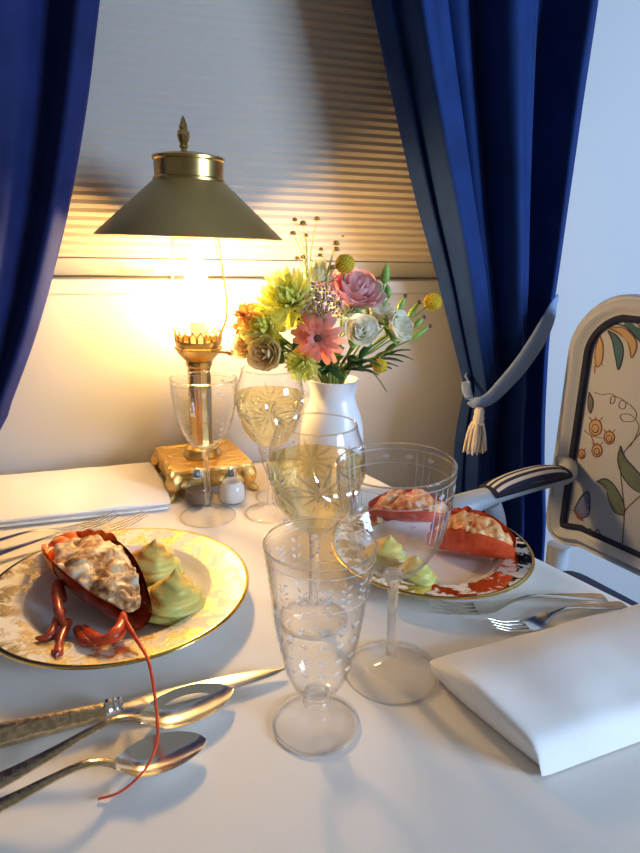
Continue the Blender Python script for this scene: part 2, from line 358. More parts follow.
# tieback with tassel
tb = thing('curtain_tieback', 'pale tieback band with cream tassel around the blue curtain', 'tieback', aty(476, 404, .886))
o0 = tb.location.copy()
pa = [aty(468, 374, .955), aty(466, 388, .915), aty(473, 402, .888), aty(488, 399, .884), aty(505, 383, .884), aty(522, 363, .884), aty(538, 339, .888), aty(549, 318, .905), aty(555, 303, .94), aty(557, 298, 1.008)]
pts = spline(pa, 6); m = MB(); vs = []; n = len(pts)
for i, p in enumerate(pts):
    tt = i/(n-1); wd = .5*interp([(0, .014), (.25, .018), (.45, .028), (.7, .030), (.9, .020), (1, .014)], tt)
    d = pts[min(i+1, n-1)]-pts[max(i-1, 0)]; side = d.cross(Vector((0, 1, 0)) if abs(d.normalized().y) < .8 else Vector((0, 0, 1))).normalized()
    for k in range(7): 
        a = (k/6-.5)*2; vs.append(p-o0+side*a*wd+Vector((0, -.003*(1-a*a), 0)))
m.add(vs, [(i*7+k, i*7+k+1, i*7+k+8, i*7+k+7) for i in range(n-1) for k in range(6)]); m.build('band', M['tie'], tb, solid=.003)
ts = MB(); tp = Vector((0, -.012, -.004)); Pm = .0015
ts.lathe([(0, .0), (.006, 0), (.0085, -.006), (.008, -.012), (.0095, -.018), (.0085, -.024), (.011, -.027)], 16, 0, Matrix.Translation(tp))
for k in range(64):
    a = random.uniform(0, 2*PI); r1 = random.uniform(.002, .0095); fl = random.uniform(1.8, 2.5); e = Vector((math.cos(a)*r1*fl, math.sin(a)*r1*fl*.8, -.076+random.uniform(-.004, .006)))
    p0 = Vector((math.cos(a)*r1, math.sin(a)*r1, -.024)); ts.tube(spline([tp+p0, tp+p0*1.0+Vector((p0.x*.7, p0.y*.7, -.02)), tp+e], 3), [.0016, .0018, .0012], 5)
tag(ts.build('tassel', M['tassel'], tb), 'cream cotton tassel')

# ------------------------------------------------------------------ table
def edge_x(y): return .452-(y-.587)*.318
OUT = []
pc = [(-.25, -.06), (edge_x(-.06), -.06), (edge_x(WY-.03), WY-.03), (-.25, WY-.03)]
def rounded(poly, r, n=6):
    out = []
    for i, p in enumerate(poly):
        p = Vector(p); a = (Vector(poly[i-1])-p).normalized(); c = (Vector(poly[(i+1) % len(poly)])-p).normalized()
        for k in range(n+1):
            t = k/n; q0 = p+a*r; q1 = p+c*r; out.append((1-t)**2*q0+2*t*(1-t)*p+t*t*q1)
    return out
def densify(o, d):
    out = []
    for i, p in enumerate(o):
        q = o[(i+1) % len(o)]; n = max(1, int((q-p).length/d))
        for k in range(n): out.append(p.lerp(q, k/n))
    return out
tbl = thing('dining_table', 'dining table hidden under the white tablecloth', 'table', (.1, .45, 0))
inn = [(p.x-.1, p.y-.45) for p in rounded([(-.245, -.055), (edge_x(-.055)-.006, -.055), (edge_x(WY-.03)-.006, WY-.035), (-.245, WY-.035)], .02)]
MB().poly(inn, T-.034, T-.0035).build('table_top', M['wood'], tbl, smooth=False)
MB().lathe([(0, 0), (.2, 0), (.2, .02), (.05, .04), (.035, .08), (.03, .4), (.045, .62), (.1, T-.034), (0, T-.034)], 32).build('pedestal', M['wood'], tbl)
top = densify(rounded(pc, .03), .02); cen = Vector((.12, .46))
m = MB(); N = len(top); vs = []; rings = 0
def ringpts(s): return [cen.lerp(p, s) for p in top]
for s in (0.06, .2, .35, .5, .65, .8, .9, .96, .99):
    for q in ringpts(s):
        e = .0012*noise.noise(Vector((q.x*7, q.y*7, 3)))*min(1, (1-s)*20); vs.append((q.x, q.y, T-.0010+e*0))
    rings += 1
ln = 0; acc = [0]
for i in range(1, N): ln += (top[i]-top[i-1]).length; acc.append(ln)
for k, (out, dz) in enumerate([(0.0, -.0022), (.003, -.006), (.004, -.03), (.006, -.07), (.009, -.11), (.012, -.155)]):
    for i, p in enumerate(top):
        a = top[i-1]; c = top[(i+1) % N]; tg = (c-a).normalized(); nr = Vector((tg.y, -tg.x))
        wall = 0 if p.y > WY-.06 else 1
        wv = math.sin(acc[i]*2*PI/.11)*.010*(max(0, -dz-.01)/.2)
        q = p+nr*(out+wv+ (.010*max(0, -dz-.02)/.2))*wall; vs.append((q.x, q.y, T+dz-(.0)))
    rings += 1
vs.append((cen.x, cen.y, T-.001))
fs = [(j*N+i, j*N+(i+1) % N, (j+1)*N+(i+1) % N, (j+1)*N+i) for j in range(rings-1) for i in range(N)]
fs = [q[::-1] for q in fs]
fs += [(len(vs)-1, i, (i+1) % N) for i in range(N)]
tc = m.add(vs, fs).build('tablecloth', M['cloth'], solid=.0016, ang=None)
tag(tc, 'white tablecloth spread over the dining table', 'tablecloth')

# ------------------------------------------------------------------ brass lamp
LX, LY = .092, .922
lamp = thing('table_lamp', 'brass railway-style table lamp with a wide conical metal shade', 'lamp', (LX, LY, T))
Bm = Matrix.Rotation(R(8), 4, 'Z')
m = MB(); a = .062
prof = [(a*.93, .012), (a*.97, .016), (a*.95, .028), (a*1.0, .034), (a*1.02, .040), (a*1.0, .045), (a*.86, .046), (a*.82, .0445), (a*.3, .0445)]
sq = lambda r: [(r, -r), (r, r), (-r, r), (-r, -r)]
vs = []; 
for r_, z_ in prof: vs += [(x, y, z_) for x, y in sq(r_)]
fs = [(j*4+k, j*4+(k+1) % 4, j*4+4+(k+1) % 4, j*4+4+k) for j in range(len(prof)-1) for k in range(4)]+[(3, 2, 1, 0), tuple(4*(len(prof)-1)+k for k in range(4))]
m.add(vs, fs, 0, Bm)
m.build('lamp_base', M['gilt'], lamp, smooth=False, bevel=.0015)
for sx in (1, -1):
    for sy in (1, -1):
        q = MB(); c = Vector((sx*a*.9, sy*a*.9, 0)); d = Vector((sx, sy, 0)).normalized()
        q.tube(spline([c-d*.006+Vector((0, 0, .034)), c+d*.002+Vector((0, 0, .024)), c-d*.002+Vector((0, 0, .014)), c+d*.009+Vector((0, 0, .005)), c+d*.016+Vector((0, 0, .0035))], 4), [.013, .012, .008, .006, .0035], 10, 0, Bm)
        q.build('lamp_foot', M['gilt'], lamp)
MB().lathe([(0, .044), (.028, .044), (.030, .048), (.027, .052), (.025, .055), (.026, .058), (.021, .062), (.018, .064), (.017, .068), (.0175, .10), (.0172, .15), (.0175, .182), (.020, .186), (.020, .191), (.016, .194), (0, .194)], 12).build('column', M['brass'], lamp, ang=25)
m = MB(); m.lathe([(0, .188), (.014, .188), (.022, .194), (.030, .203), (.033, .209), (.034, .212), (.032, .214), (.0335, .217), (.034, .222), (.0325, .224), (.031, .224), (.031, .216), (.0, .214)], 40)
for k in range(40):
    an = 2*PI*k/40; m.ball((.0335*math.cos(an), .0335*math.sin(an), .211), .0019, 6, 5)
for k in range(20):
    an = 2*PI*k/20; Mz = Matrix.Rotation(an, 4, 'Z') @ Matrix.Translation((.0332, 0, .222))
    m.tube([(0, -.0042, 0), (0, -.0048, .007), (.0005, -.003, .011), (.001, 0, .0135), (.0005, .003, .011), (0, .0048, .007), (0, .0042, 0)], .0011, 6, 0, Mz)
    m.ball((.0012, 0, .0155), .0019, 6, 5, 0, Mz)
m.build('burner_gallery', M['brass'], lamp)
m = MB(); kd = Vector((math.cos(R(-20)), math.sin(R(-20)), 0)); m.tube([kd*.03+Vector((0, 0, .205)), kd*.045+Vector((0, 0, .205))], .0022, 8); m.ball(kd*.047+Vector((0, 0, .205)), (.005, .005, .005), 10, 8); m.build('key_knob', M['brass'], lamp)
ch = [(.0285, .224), (.031, .228), (.040, .245), (.0455, .265), (.045, .285), (.039, .315), (.0325, .345), (.028, .375), (.0255, .41), (.0245, .44)]
m = MB(); m.lathe(ch+[(r_-.0014, z_) for r_, z_ in ch[::-1]]+[ch[0]], 48); m.build('glass_chimney', M['chimney'], lamp)
MB().lathe([(0, .214), (.010, .214), (.011, .236), (.012, .250), (.0, .251)], 20).build('candle_socket', M['socket'], lamp)
MB().lathe([(0, .250), (.009, .2505), (.014, .258), (.0185, .270), (.020, .282), (.0185, .296), (.0145, .314), (.0095, .332), (.005, .346), (.002, .354), (0, .357)], 24).build('flame_bulb', M['bulb'], lamp)
SO = Vector((-.006, -.002, 0)); SM = Matrix.Translation(SO) @ Matrix.Translation((0, 0, .366)) @ Matrix.Rotation(R(.6), 4, 'Y') @ Matrix.Translation((0, 0, -.366))
m = MB(); m.lathe([(.128, .366), (.1285, .3675), (.122, .3735), (.0485, .439), (.0475, .4395), (.1205, .3730), (.1265, .3665), (.128, .366)], 72)
m.m = [1 if (q % (72*7)) >= 72*4 and (q//72) in (4, 5) else 0 for q in range(len(m.f))]
m.build('lamp_shade', [M['shade'], M['shade_in']], lamp, ang=30).matrix_local = SM
m = MB(); m.lathe([(.0465, .437), (.0485, .439), (.0485, .442), (.0465, .444), (.0465, .464), (.0485, .466), (.0485, .469), (.0465, .4705), (.03, .474), (.012, .476), (0, .476)], 64); m.build('shade_collar', M['brass'], lamp, ang=30).matrix_local = SM
m = MB(); m.lathe([(.004, .474), (.004, .480), (.0062, .482), (.0062, .484), (.005, .486), (.0078, .492), (.0088, .497), (.0078, .502), (.0056, .504), (.006, .506), (.005, .510), (.003, .515), (.0008, .520), (0, .521)], 10); m.build('finial', M['brass'], lamp, loc=(-.003, 0, 0), ang=20).matrix_local = Matrix.Translation((-.006, 0, 0)) @ SM
for an in (R(135), R(-45+8)):
    p = Vector((math.cos(an)*.031, math.sin(an)*.031, .222)); q = Vector((math.cos(an)*.033, math.sin(an)*.033, .447))
    MB().tube(spline([p, p+Vector((p.x*.55, p.y*.55, .04)), p+Vector((p.x*.4, p.y*.4, .1)), q+SO], 6), .0014, 6).build('shade_rod', M['brass'], lamp)

# ------------------------------------------------------------------ glassware
def prof_glass(outer, base_r, stem_r, bowl0, wall=.0011):
    # closed profile: foot, stem, bowl outside, rim, bowl inside
    return outer
def etched_lines(m, prof, zs, nvert, z0, z1, off=.0004, wd=.0005):
    def rad(z): return interp([(b_, a_) for a_, b_ in prof], z)
    for z in zs: m.lathe([(rad(z-.0004)+off, z-.0004), (rad(z+.0004)+off, z+.0004)], 64)
    for k in range(nvert):
        an = 2*PI*k/nvert; d = wd
        col = []
        for j in range(9):
            z = lerp(z0, z1, j/8); r_ = rad(z)+off
            for s in (-1, 1): a2 = an+s*d/r_; col.append((r_*math.cos(a2), r_*math.sin(a2), z))
        m.add(col, [(j*2, j*2+1, j*2+3, j*2+2) for j in range(8)])
t = NT('cut_crystal_facet'); gl = t.n('ShaderNodeBsdfGlossy', Roughness=.06, Color=(.95, .95, .93, 1)); tr = t.n('ShaderNodeBsdfTransparent', Color=(.93, .92, .9, 1)); mx = t.n('ShaderNodeMixShader'); mx.inputs[0].default_value = .34
t.t.links.new(tr.outputs[0], mx.inputs[1]); t.t.links.new(gl.outputs[0], mx.inputs[2]); M['cut'] = t.surf(mx.outputs[0])
def facet(m, rad, an, z, L, W, tilt):      # a wedge-cut groove with a raised ridge
    n = 8; vs = []
    for j in range(n+1):
        t = j/n; w = W*math.sin(PI*min(max(t, .03), .97))
        for s in (-1, 0, 1):
            du = (t-.5)*L; dv = s*w*.5; x = du*math.cos(tilt)-dv*math.sin(tilt); zz = z+du*math.sin(tilt)+dv*math.cos(tilt); r_ = rad(zz)+(.0003 if s else .0003+.35*w); a2 = an+x/r_
            vs.append((r_*math.cos(a2), r_*math.sin(a2), zz))
    m.add(vs, [(j*3+k, j*3+k+1, j*3+k+4, j*3+k+3) for j in range(n) for k in (0, 1)])
def leafpatch(m, rad, an, z, L, W, tilt, off=.0005):
    n = 6; vs = []
    for j in range(n+1):
        t = j/n; w = W*math.sin(PI*min(max(t, .03), .97)); 
        for s in (-1, 1):
            du = (t-.5)*L; dv = s*w*.5; x = du*math.cos(tilt)-dv*math.sin(tilt); zz = z+du*math.sin(tilt)+dv*math.cos(tilt); r_ = rad(zz)+off; a2 = an+x/r_
            vs.append((r_*math.cos(a2), r_*math.sin(a2), zz))
    m.add(vs, [(j*2, j*2+1, j*2+3, j*2+2) for j in range(n)])
# empty goblet with engraved lines
A_out = [(.0085, .098), (.014, .1005), (.021, .107), (.029, .119), (.0355, .134), (.0395, .152), (.0418, .172), (.043, .193)]
def smoothprof(p, n=5): return [(v.x, v.z) for v in spline([(r_, 0, z_) for r_, z_ in p], n)]
def goblet(name, label, bowl_out, foot_r, stem, loc, rz, inner0, thick=.0011):
    g = thing(name, label, 'glass', loc, rz, 'stemware on the table')
    bo = smoothprof(bowl_out); foot = [(0, .0006), (foot_r*.9, .0004), (foot_r, .0012), (foot_r, .002), (foot_r*.92, .0032), (foot_r*.5, .0055), (.012, .008)]
    m = MB(); m.lathe(stem+[(bo[0][0], bo[0][1])]+[(0, bo[0][1]+.001)], 40); m.build('stem', M['stem'], g, ang=60)
    m = MB(); m.lathe(foot+[(stem[0][0], stem[0][1])], 64); o_ = len(m.f); m.tube([(foot_r*math.cos(k*PI/36), foot_r*math.sin(k*PI/36), .0013) for k in range(73)], .0011, 8, 1, cap=False); m.build('foot', [M['bowl'], M['rim']], g, ang=60)
    m = MB(); inn = [(max(0, r_-thick), z_) for r_, z_ in bo if z_ > inner0]
    m.lathe([(0, bo[0][1])]+bo+[(bo[-1][0]-thick*.5, bo[-1][1]+.0005)]+inn[::-1]+[(0, inner0)], 72)
    rr_ = bo[-1][0]-thick*.5; m.tube([(rr_*math.cos(k*PI/36), rr_*math.sin(k*PI/36), bo[-1][1]+.0002) for k in range(73)], .0008, 8, 1, cap=False)
    m.build('bowl', [M['bowl'], M['rim']], g, ang=60)
    return g, bo
def A_glass(label, p, rz=0, sc=1.0, lean=0):
    st = [(.0085, .0095), (.0068, .013), (.0048, .017), (.0042, .03), (.0040, .06), (.0043, .085), (.006, .094)]
    g, bo = goblet('wine_glass', label, A_out, .037, st, p, rz, .1025)
    m = MB(); etched_lines(m, bo, (.188, .176), 0, 0, 0); 
    rad = lambda z: interp([(b_, a_) for a_, b_ in bo], z)
    for k in range(28):
        if k % 7 in (0, 1, 2): etched_k = 2*PI*k/28; 
        else: continue
        vs = []
        for j in range(9):
            z = lerp(.143, .187, j/8); r_ = rad(z)+.0004
            for s in (-1, 1): a2 = etched_k*.6+(k//7)*.55+s*.0004/r_; vs.append((r_*math.cos(a2), r_*math.sin(a2), z))
        m.add(vs, [(j*2, j*2+1, j*2+3, j*2+2) for j in range(8)])
    for k in range(15):
        an = 2*PI*k/15
        if k % 5 < 3: leafpatch(m, rad, an, .1815, .0065, .0042, 0)
        for z in (.116, .124, .132, .140):
            if k % 3 == 0: leafpatch(m, rad, an+.2, z, .0045, .0018, PI/2); leafpatch(m, rad, an+.25, z, .0036, .0014, .5); leafpatch(m, rad, an+.15, z, .0036, .0014, -.5)
    m.build('engraving', M['etch'], g); g.scale = (sc, sc, 1.03 if sc > 1 else 1); g.rotation_euler = (0, lean, rz); return g
A_glass('empty engraved wine glass in front of the gilded lamp base', at(208, 516))
A_glass('empty engraved wine glass between foreground tumbler and folded napkin', at(391, 672), .5, 1.10, R(-3.2))
# wine goblets
B_out = [(.0075, .097), (.013, .099), (.024, .108), (.036, .127), (.043, .148), (.0455, .166), (.044, .182), (.040, .194), (.037, .204)]
def B_glass(label, p, rz, level):
    st = [(.008, .0095), (.0065, .014), (.0048, .02), (.0045, .05), (.0050, .08), (.0062, .094)]
    g, bo = goblet('white_wine_glass', label, B_out, .034, st, p, rz, .103)
    liq = [(max(0, r_-.0016), z_) for r_, z_ in bo if .1035 < z_ < level]; rl = interp([(b_, a_) for a_, b_ in bo], level)-.0016
    m = MB(); m.lathe([(0, .1038)]+liq+[(rl, level), (0, level)], 64); tag(m.build('wine', M['wine'], g, ang=60), 'pale white wine filling the bowl')
    m = MB(); rad = lambda z: interp([(b_, a_) for a_, b_ in bo], z)
    for k in range(6):
        an = 2*PI*k/6
        for q in range(12):
            ti = PI*q/6+ .26; L = .022 if q % 2 else .030; c = L*.55
            zz = .152+c*math.sin(ti)*.8; a2 = an+c*math.cos(ti)/rad(.152)
            facet(m, rad, a2, zz, L*.9, .0040, math.atan2(math.sin(ti)*.8, math.cos(ti)))
        for z in (.112, .120): facet(m, rad, an+.5, z+.006, .022, .004, 1.2); facet(m, rad, an+.5, z+.006, .022, .004, -1.2)
    m.build('cut_pattern', M['cut'], g, ang=15); return g
B_glass('white wine glass in front of the flower vase, behind another', at(270, 513), .3, .172)
B_glass('cut white wine glass directly behind the foreground tumbler', at(313, 618), -1.75, .170)
# footed tumblers
C_out = [(.0095, .031), (.014, .0335), (.0185, .038), (.0250, .053), (.0292, .072), (.0322, .09), (.0355, .115), (.0385, .137), (.0412, .157)]
def C_glass(label, p, rz):
    st = [(.0105, .0095), (.0085, .013), (.0072, .016), (.0108, .020), (.0112, .0225), (.0075, .0255), (.0085, .030)]
    g, bo = goblet('footed_tumbler', label, C_out, .0335, st, p, rz, .0365)
    m = MB(); rad = lambda z: interp([(b_, a_) for a_, b_ in bo], z)
    etched_lines(m, bo, (.122, .150), 0, 0, 0)
    rr = random.Random(3)
    for k in range(16):
        an = 2*PI*k/16
        for z in (.128, .134, .140):
            for s in (-1, 1): leafpatch(m, rad, an+s*.06, z+rr.uniform(-.002, .002), .0048, .0022, s*rr.uniform(.3, 1.1))
        for z in (.065, .078, .092, .106):
            leafpatch(m, rad, an, z, .006, .0018, PI/2); 
            for s in (-1, 1): leafpatch(m, rad, an+s*.055, z, .0042, .0016, s*.8+PI/2*0)
    m.build('engraving', M['etch'], g); return g
C_glass('empty footed glass tumbler nearest the table edge in the foreground', at(316, 723), .2)
C_glass('empty footed tumbler standing behind the farther white wine glass', at(279, 497), .2)

# shakers
def shaker(label, p, fill, lev):
    g = thing('glass_shaker', label, 'shaker', p, 0, 'salt and pepper shakers')
    pr = smoothprof([(.013, .0005), (.0185, .004), (.0205, .012), (.019, .024), (.0135, .035), (.0085, .040)], 4)
    m = MB(); m.lathe([(0, .0005)]+pr+[(r_-.0012, z_) for r_, z_ in pr[::-1] if z_ > .003]+[(0, .003)], 32); m.build('shaker_body', M['shaker'], g)
    li = [(r_-.002, z_) for r_, z_ in pr if .0034 < z_ < lev]
    m = MB(); m.lathe([(0, .0033)]+li+[(0, lev)], 28); m.build('contents', fill, g)
    MB().lathe([(.0088, .0395), (.0092, .042), (.0085, .045), (.0075, .049), (.005, .053), (.002, .0545), (0, .0545)], 10).build('shaker_cap', M['cap'], g, ang=20)
shaker('glass pepper shaker with brown contents beside the lamp base', at(199, 503), M['pepper'], .024)
shaker('glass salt shaker with white contents beside the lamp base', at(232, 502), M['salt'], .033)

# ------------------------------------------------------------------ plates
def plate(label, c, r, band):
    g = thing('dinner_plate', label, 'plate', (c[0], c[1], T), 0, 'gold rimmed dinner plates')
    k = r/.132; z0 = .0022
    P = [(0, z0), (.055*k, z0), (.056*k, .0008), (.060*k, .0008), (.062*k, z0+.001), (.082*k, .007), (.092*k, .0145), (.129*k, .0195), (.132*k, .0208), (.1316*k, .0222), (.129*k, .0222), (.094*k, .0172), (.0915*k, .0165), (.086*k, .0120), (.080*k, .0085), (.070*k, .0062), (0, .0055)]
    m = MB(); m.lathe(P, 96); m.build('plate_body', M['china'], g, ang=50)
    m = MB(); m.lathe([(.0935*k, .01745), (.110*k, .01985), (.1285*k, .02255), (.1285*k, .0218), (.0935*k, .0165)], 96); tag(m.build('patterned_band', band, g), 'gold patterned band on the rim')
    m = MB(); m.lathe([(.1283*k, .0227), (.1305*k, .0231), (.1325*k, .0222), (.1328*k, .0208), (.131*k, .0200)], 96); m.build('gold_edge', M['goldline'], g)
    return g
PL = Vector((-.028, .598, T)); PRr = Vector((.324, .600, T))
plate('pale gold banded plate at the left with lobster and potato mounds', PL, .131, M['band'])
plate('shiny gold banded plate at the right near the armchair', PRr, .118, M['band2'])

# ------------------------------------------------------------------ food
def hull(m, A, B, W, Hh, t0, t1, seg=0, mi=0, th=.0025, arc=98, lean=0):
    ax = B-A; L = ax.length; Mx = xM(A, ax) @ Matrix.Rotation(lean, 4, 'X')
    def f(i, j, s):
        t = lerp(t0, t1, i); ph = R(lerp(-arc, arc, j)); w = (W*(math.sin(PI*(.10+.80*t))**.75))-s
        h = (Hh*(math.sin(PI*(.10+.80*t))**.6))-s
        if seg: w *= 1+.05*abs(math.sin(t*PI*seg)); h *= 1+.06*abs(math.sin(t*PI*seg))
        return (t*L, w*math.sin(ph), h*(.98-math.cos(ph)*1.0)+.001)
    nu = 34; nv = 22
    m.grid(lambda i, j: f(i, j, 0), nu, nv, mi, Mx, flip=False); m.grid(lambda i, j: Vector(f(i, j, th))+Vector((0, 0, th)), nu, nv, mi, Mx, flip=True)
    # close the two long edges
    return Mx
def filling(m, Mx, L, W, Hh, t0, t1, seed, bulge=.010, amp=.006):
    def f(i, j):
        t = lerp(t0, t1, i); a = 2*PI*j; w = (W*(math.sin(PI*(.10+.80*t))**.75))-.003; e = math.sin(PI*min(max(i, .0), 1))**.4 if 0 < i < 1 else 0
        y = w*math.cos(a)*(.25+.75*e); hz = Hh*(math.sin(PI*(.10+.80*t))**.6)*1.16
        z = hz-.004+(bulge*math.sin(a) if math.sin(a) > 0 else .012*math.sin(a))*e
        p = Vector((t*L, y, z)); nn = noise.noise(p*60+Vector((seed, 0, 0)))*amp*1.3+noise.noise(p*150+Vector((0, seed, 0)))*amp*.9
        if math.sin(a) > -.1: p += Vector((0, math.cos(a)*.4, 1))*nn
        return p
    m.grid(f, 60, 44, 0, Mx, wv=True, flip=True)
def limb(pts, rs, name, mat, parent, seg=10):
    m = MB(); m.tube(spline(pts, 6), rs, seg); return m.build(name, mat, parent)
def lobster(label, A, B, W, Hh, mats, org, seed, lean, split=.42, fill0=.06):
    g = thing('lobster_half', label, 'lobster', org); O = Vector(org); A = A-O; B = B-O
    m = MB(); hull(m, A, B, W, Hh, split, 1.0, 0, lean=lean); m.build('carapace', mats[0], g, ang=None)
    m = MB(); Mx = hull(m, A, B, W*1.02, Hh*1.04, 0.0, split+.03, 9, lean=lean); m.build('tail_shell', mats[1], g, ang=None)
    m = MB(); filling(m, Mx, (B-A).length, W, Hh, fill0, .97, seed, .007, .0042); m.build('gratin_filling', mats[2], g, ang=None)
    return g, Mx, O
zp = .007
la = at(60, 556, .010); lb = at(141, 630, .010)
gL, Mx, O = lobster('half lobster in dark red shell with creamy filling and long antenna', la, lb, .034, .036, (M['shell'], M['tailshell'], M['gratin']), Vector((PL.x-.01, PL.y, T+zp)), 3.1, R(5), .42, .16)
P_ = lambda u, v, z: at(u, v, z)-O
for pts_ in ([(74, 564, .024), (56, 553, .034), (47, 562, .026)], [(76, 558, .026), (60, 542, .038), (49, 545, .034)], [(82, 552, .028), (72, 537, .036), (60, 536, .034)], [(92, 549, .026), (92, 537, .032), (82, 535, .034)], [(100, 552, .022), (108, 543, .028), (104, 537, .03)]):
    m = MB(); m.tube(spline([P_(*q) for q in pts_], 6), [.007, .0105, .0085, .003], 12, flat=.42); m.build('tail_flipper', M['tailshell'], gL)
limb([P_(62, 612, .02), P_(55, 625, .022), P_(48, 637, .02), P_(35, 638, .022)], [.0045, .0048, .0034, .0046, .003, .001], 'leg', M['shell'], gL)
limb([P_(68, 622, .018), P_(60, 640, .020), P_(58, 655, .021), P_(52, 650, .022)], [.0045, .0048, .0034, .0046, .003, .001], 'leg', M['shell'], gL)
limb([P_(62, 600, .025), P_(57, 585, .03), P_(58, 610, .03), P_(66, 630, .02)], [.005, .006, .0045, .002], 'leg', M['shell'], gL)
limb([P_(84, 628, .016), P_(96, 640, .024), P_(110, 638, .028), P_(121, 628, .028), P_(123, 614, .028)], [.0035, .0062, .0045, .0068, .0058, .003], 'claw', M['redshell'], gL)
limb([P_(78, 630, .014), P_(84, 641, .022), P_(96, 645, .024)], [.005, .0045, .002], 'leg', M['shell'], gL)
limb([P_(124, 618, .032), P_(137, 640, .034), P_(148, 660, .036), P_(154, 690, .030), P_(157, 720, .024), P_(157, 742, .019), P_(146, 768, .014), P_(122, 791, .004), P_(98, 799, .0015)], [.0022, .0018, .0014, .0012, .0011, .0010, .0010, .0009, .0008], 'antenna', M['redshell'], gL, 8)
limb([P_(122, 620, .030), P_(132, 634, .028), P_(139, 645, .026)], [.002, .0015, .0008], 'antenna', M['redshell'], gL, 8)
ra = at(462, 504, .016); rb = at(508, 548, .016)
gR, Mx2, O2 = lobster('half lobster in bright red shell with orange gratin', at(428, 545, .012), at(514, 560, .012), .029, .037, (M['redshell'], M['redshell'], M['gratin2']), Vector((PRr.x+.03, PRr.y, T+zp)), 9.2, R(4))
Q_ = lambda u, v, z: at(u, v, z)-O2
m = MB(); m2_ = MB()
A2 = at(368, 516, .012)-O2; B2 = at(452, 520, .012)-O2
Mx3 = hull(m, A2, B2, .024, .028, 0, 1, 0, lean=R(18)); m.build('claw_shell', M['redshell'], gR, ang=None)
filling(m2_, Mx3, (B2-A2).length, .024, .028, .06, .97, 4.4); m2_.build('claw_filling', M['gratin2'], gR, ang=None)
def mound(label, p, r, h, tw, rz):
    m = MB(); prof = smoothprof([(r*.82, .0), (r, h*.10), (r*.93, h*.35), (r*.70, h*.62), (r*.40, h*.83), (r*.16, h*.95), (r*.05, h*1.05), (0, h*1.1)], 5)
    o_ = len(m.v); m.lathe([(0, 0)]+prof, 84, 0, None, lambda a, z: 1+.11*math.sin(2*a+z/h*2*PI*4.2+tw)+.06*math.sin(3*a-z/h*9)+.05*math.sin(a+tw))
    vs = []
    for v in m.v:
        p_ = Vector(v); k = p_.z/h; n_ = noise.noise(p_*60+Vector((rz, 0, 0)))*.0025; vs.append((p_.x+k*k*.006*math.cos(rz)+n_, p_.y+n_, max(0, p_.z+n_*k)))
    m.v = vs
    o = m.build('piped_potato', M['potato'], None, ang=None); o.location = p; o.rotation_euler = (0, 0, rz)
    return tag(o, label, 'potato', 'piped potato mounds')
mound('piped green potato mound farther from the viewer, browned tip, beside dark lobster', at(153, 580, .0065), .0295, .046, 2.2, 2.5)
mound('piped pale green potato mound nearer the viewer, beside dark lobster', at(171, 612, .0065), .0305, .041, 2.4, .4)
mound('piped green potato mound near right plate rim, below wine glass bowl', at(414, 585, .0065), .022, .032, 2.2, 1.0)
mound('piped potato mound seen through empty wine glass on right plate', at(384, 566, .0065), .026, .036, 2.0, 3.2)

# ------------------------------------------------------------------ cutlery
def strip(m, path, widths, mi=0, th=.002, crown=.15, cup=None, nw=8):
    # closed bar along path (local x along, width in y); path = [(x, z)], widths at same stations
    n = len(path); vs = []
    for k, ((x, z), w) in enumerate(zip(path, widths)):
        for j in range(nw+1):
            a = (j/nw-.5)*2; c = (cup[k] if cup else 0); vs.append((x, a*w, z+th*.5*(1-a*a*.6)+c*(a*a-0)))
        for j in range(nw+1):
            a = (.5-j/nw)*2; c = (cup[k] if cup else 0); vs.append((x, a*w, z-th*.5*(1-a*a*.6)+c*(a*a-0)))
    q = 2*(nw+1)
    fs = [(i*q+j, (i+1)*q+j, (i+1)*q+(j+1) % q, i*q+(j+1) % q) for i in range(n-1) for j in range(q)]
    fs += [tuple(range(q)), tuple((n-1)*q+j for j in range(q))[::-1]]
    return m.add(vs, fs, mi)
def place(o, a, b):    # object x axis from a to b, tilted to follow the height difference
    o.matrix_world = xM(a, b-a)
def spoon(label, a, b, L, bowlL, bw, group):     # a = bowl tip, b = point towards handle end
    g = thing('silver_spoon', label, 'spoon', (0, 0, 0), 0, group)
    d = (b-a); d.z = 0; g.matrix_world = xM(Vector((a.x, a.y, T)), d)
    hb = .0085
    m = MB(); xs = [k/24 for k in range(25)]; 
    wp = [(0, .0012), (.04, .006), (.15, .36*bw*.9), (.35, .47*bw), (.60, .5*bw), (.80, .40*bw), (.93, .2*bw), (1, .0042)]
    path = []; ws = []; cup = []
    for t in xs:
        w = interp(wp, t); path.append((t*bowlL, interp([(0, .0085), (.2, .0045), (.5, .0012), (.75, .0024), (.9, .008), (1, .0125)], t)+.001)); ws.append(w); cup.append(interp([(0, 0), (.2, .0048), (.5, .0085), (.75, .0075), (.93, .002), (1, 0)], t))
    strip(m, path, ws, 0, .0016, cup=cup, nw=12); m.build('bowl', M['silver'], g, ang=50)
    m = MB(); hp = [(0, .0135, .0042), (.06, .0185, .0036), (.16, .0215, .0032), (.3, .019, .0034), (.5, .0125, .0050), (.7, .0075, .0066), (.88, .0045, .0085), (.97, .0035, .0086), (1, .0035, .006)]
    n = 30; pa = [(bowlL-.002+(L-bowlL)*k/n, interp([(h[0], h[1]) for h in hp], k/n)) for k in range(n+1)]
    strip(m, pa, [interp([(h[0], h[2]) for h in hp], k/n) for k in range(n+1)], 0, .0034); m.build('handle', M['silverold'], g, ang=50)
    return g
spoon('larger silver spoon lying next to the knife', at(233, 690, .008), at(0, 781, .006), .205, .078, .042, 'silver spoons')
spoon('smaller silver spoon nearest the front, under the lobster antenna', at(206, 741, .008), at(0, 811, .006), .19, .066, .036, 'silver spoons')
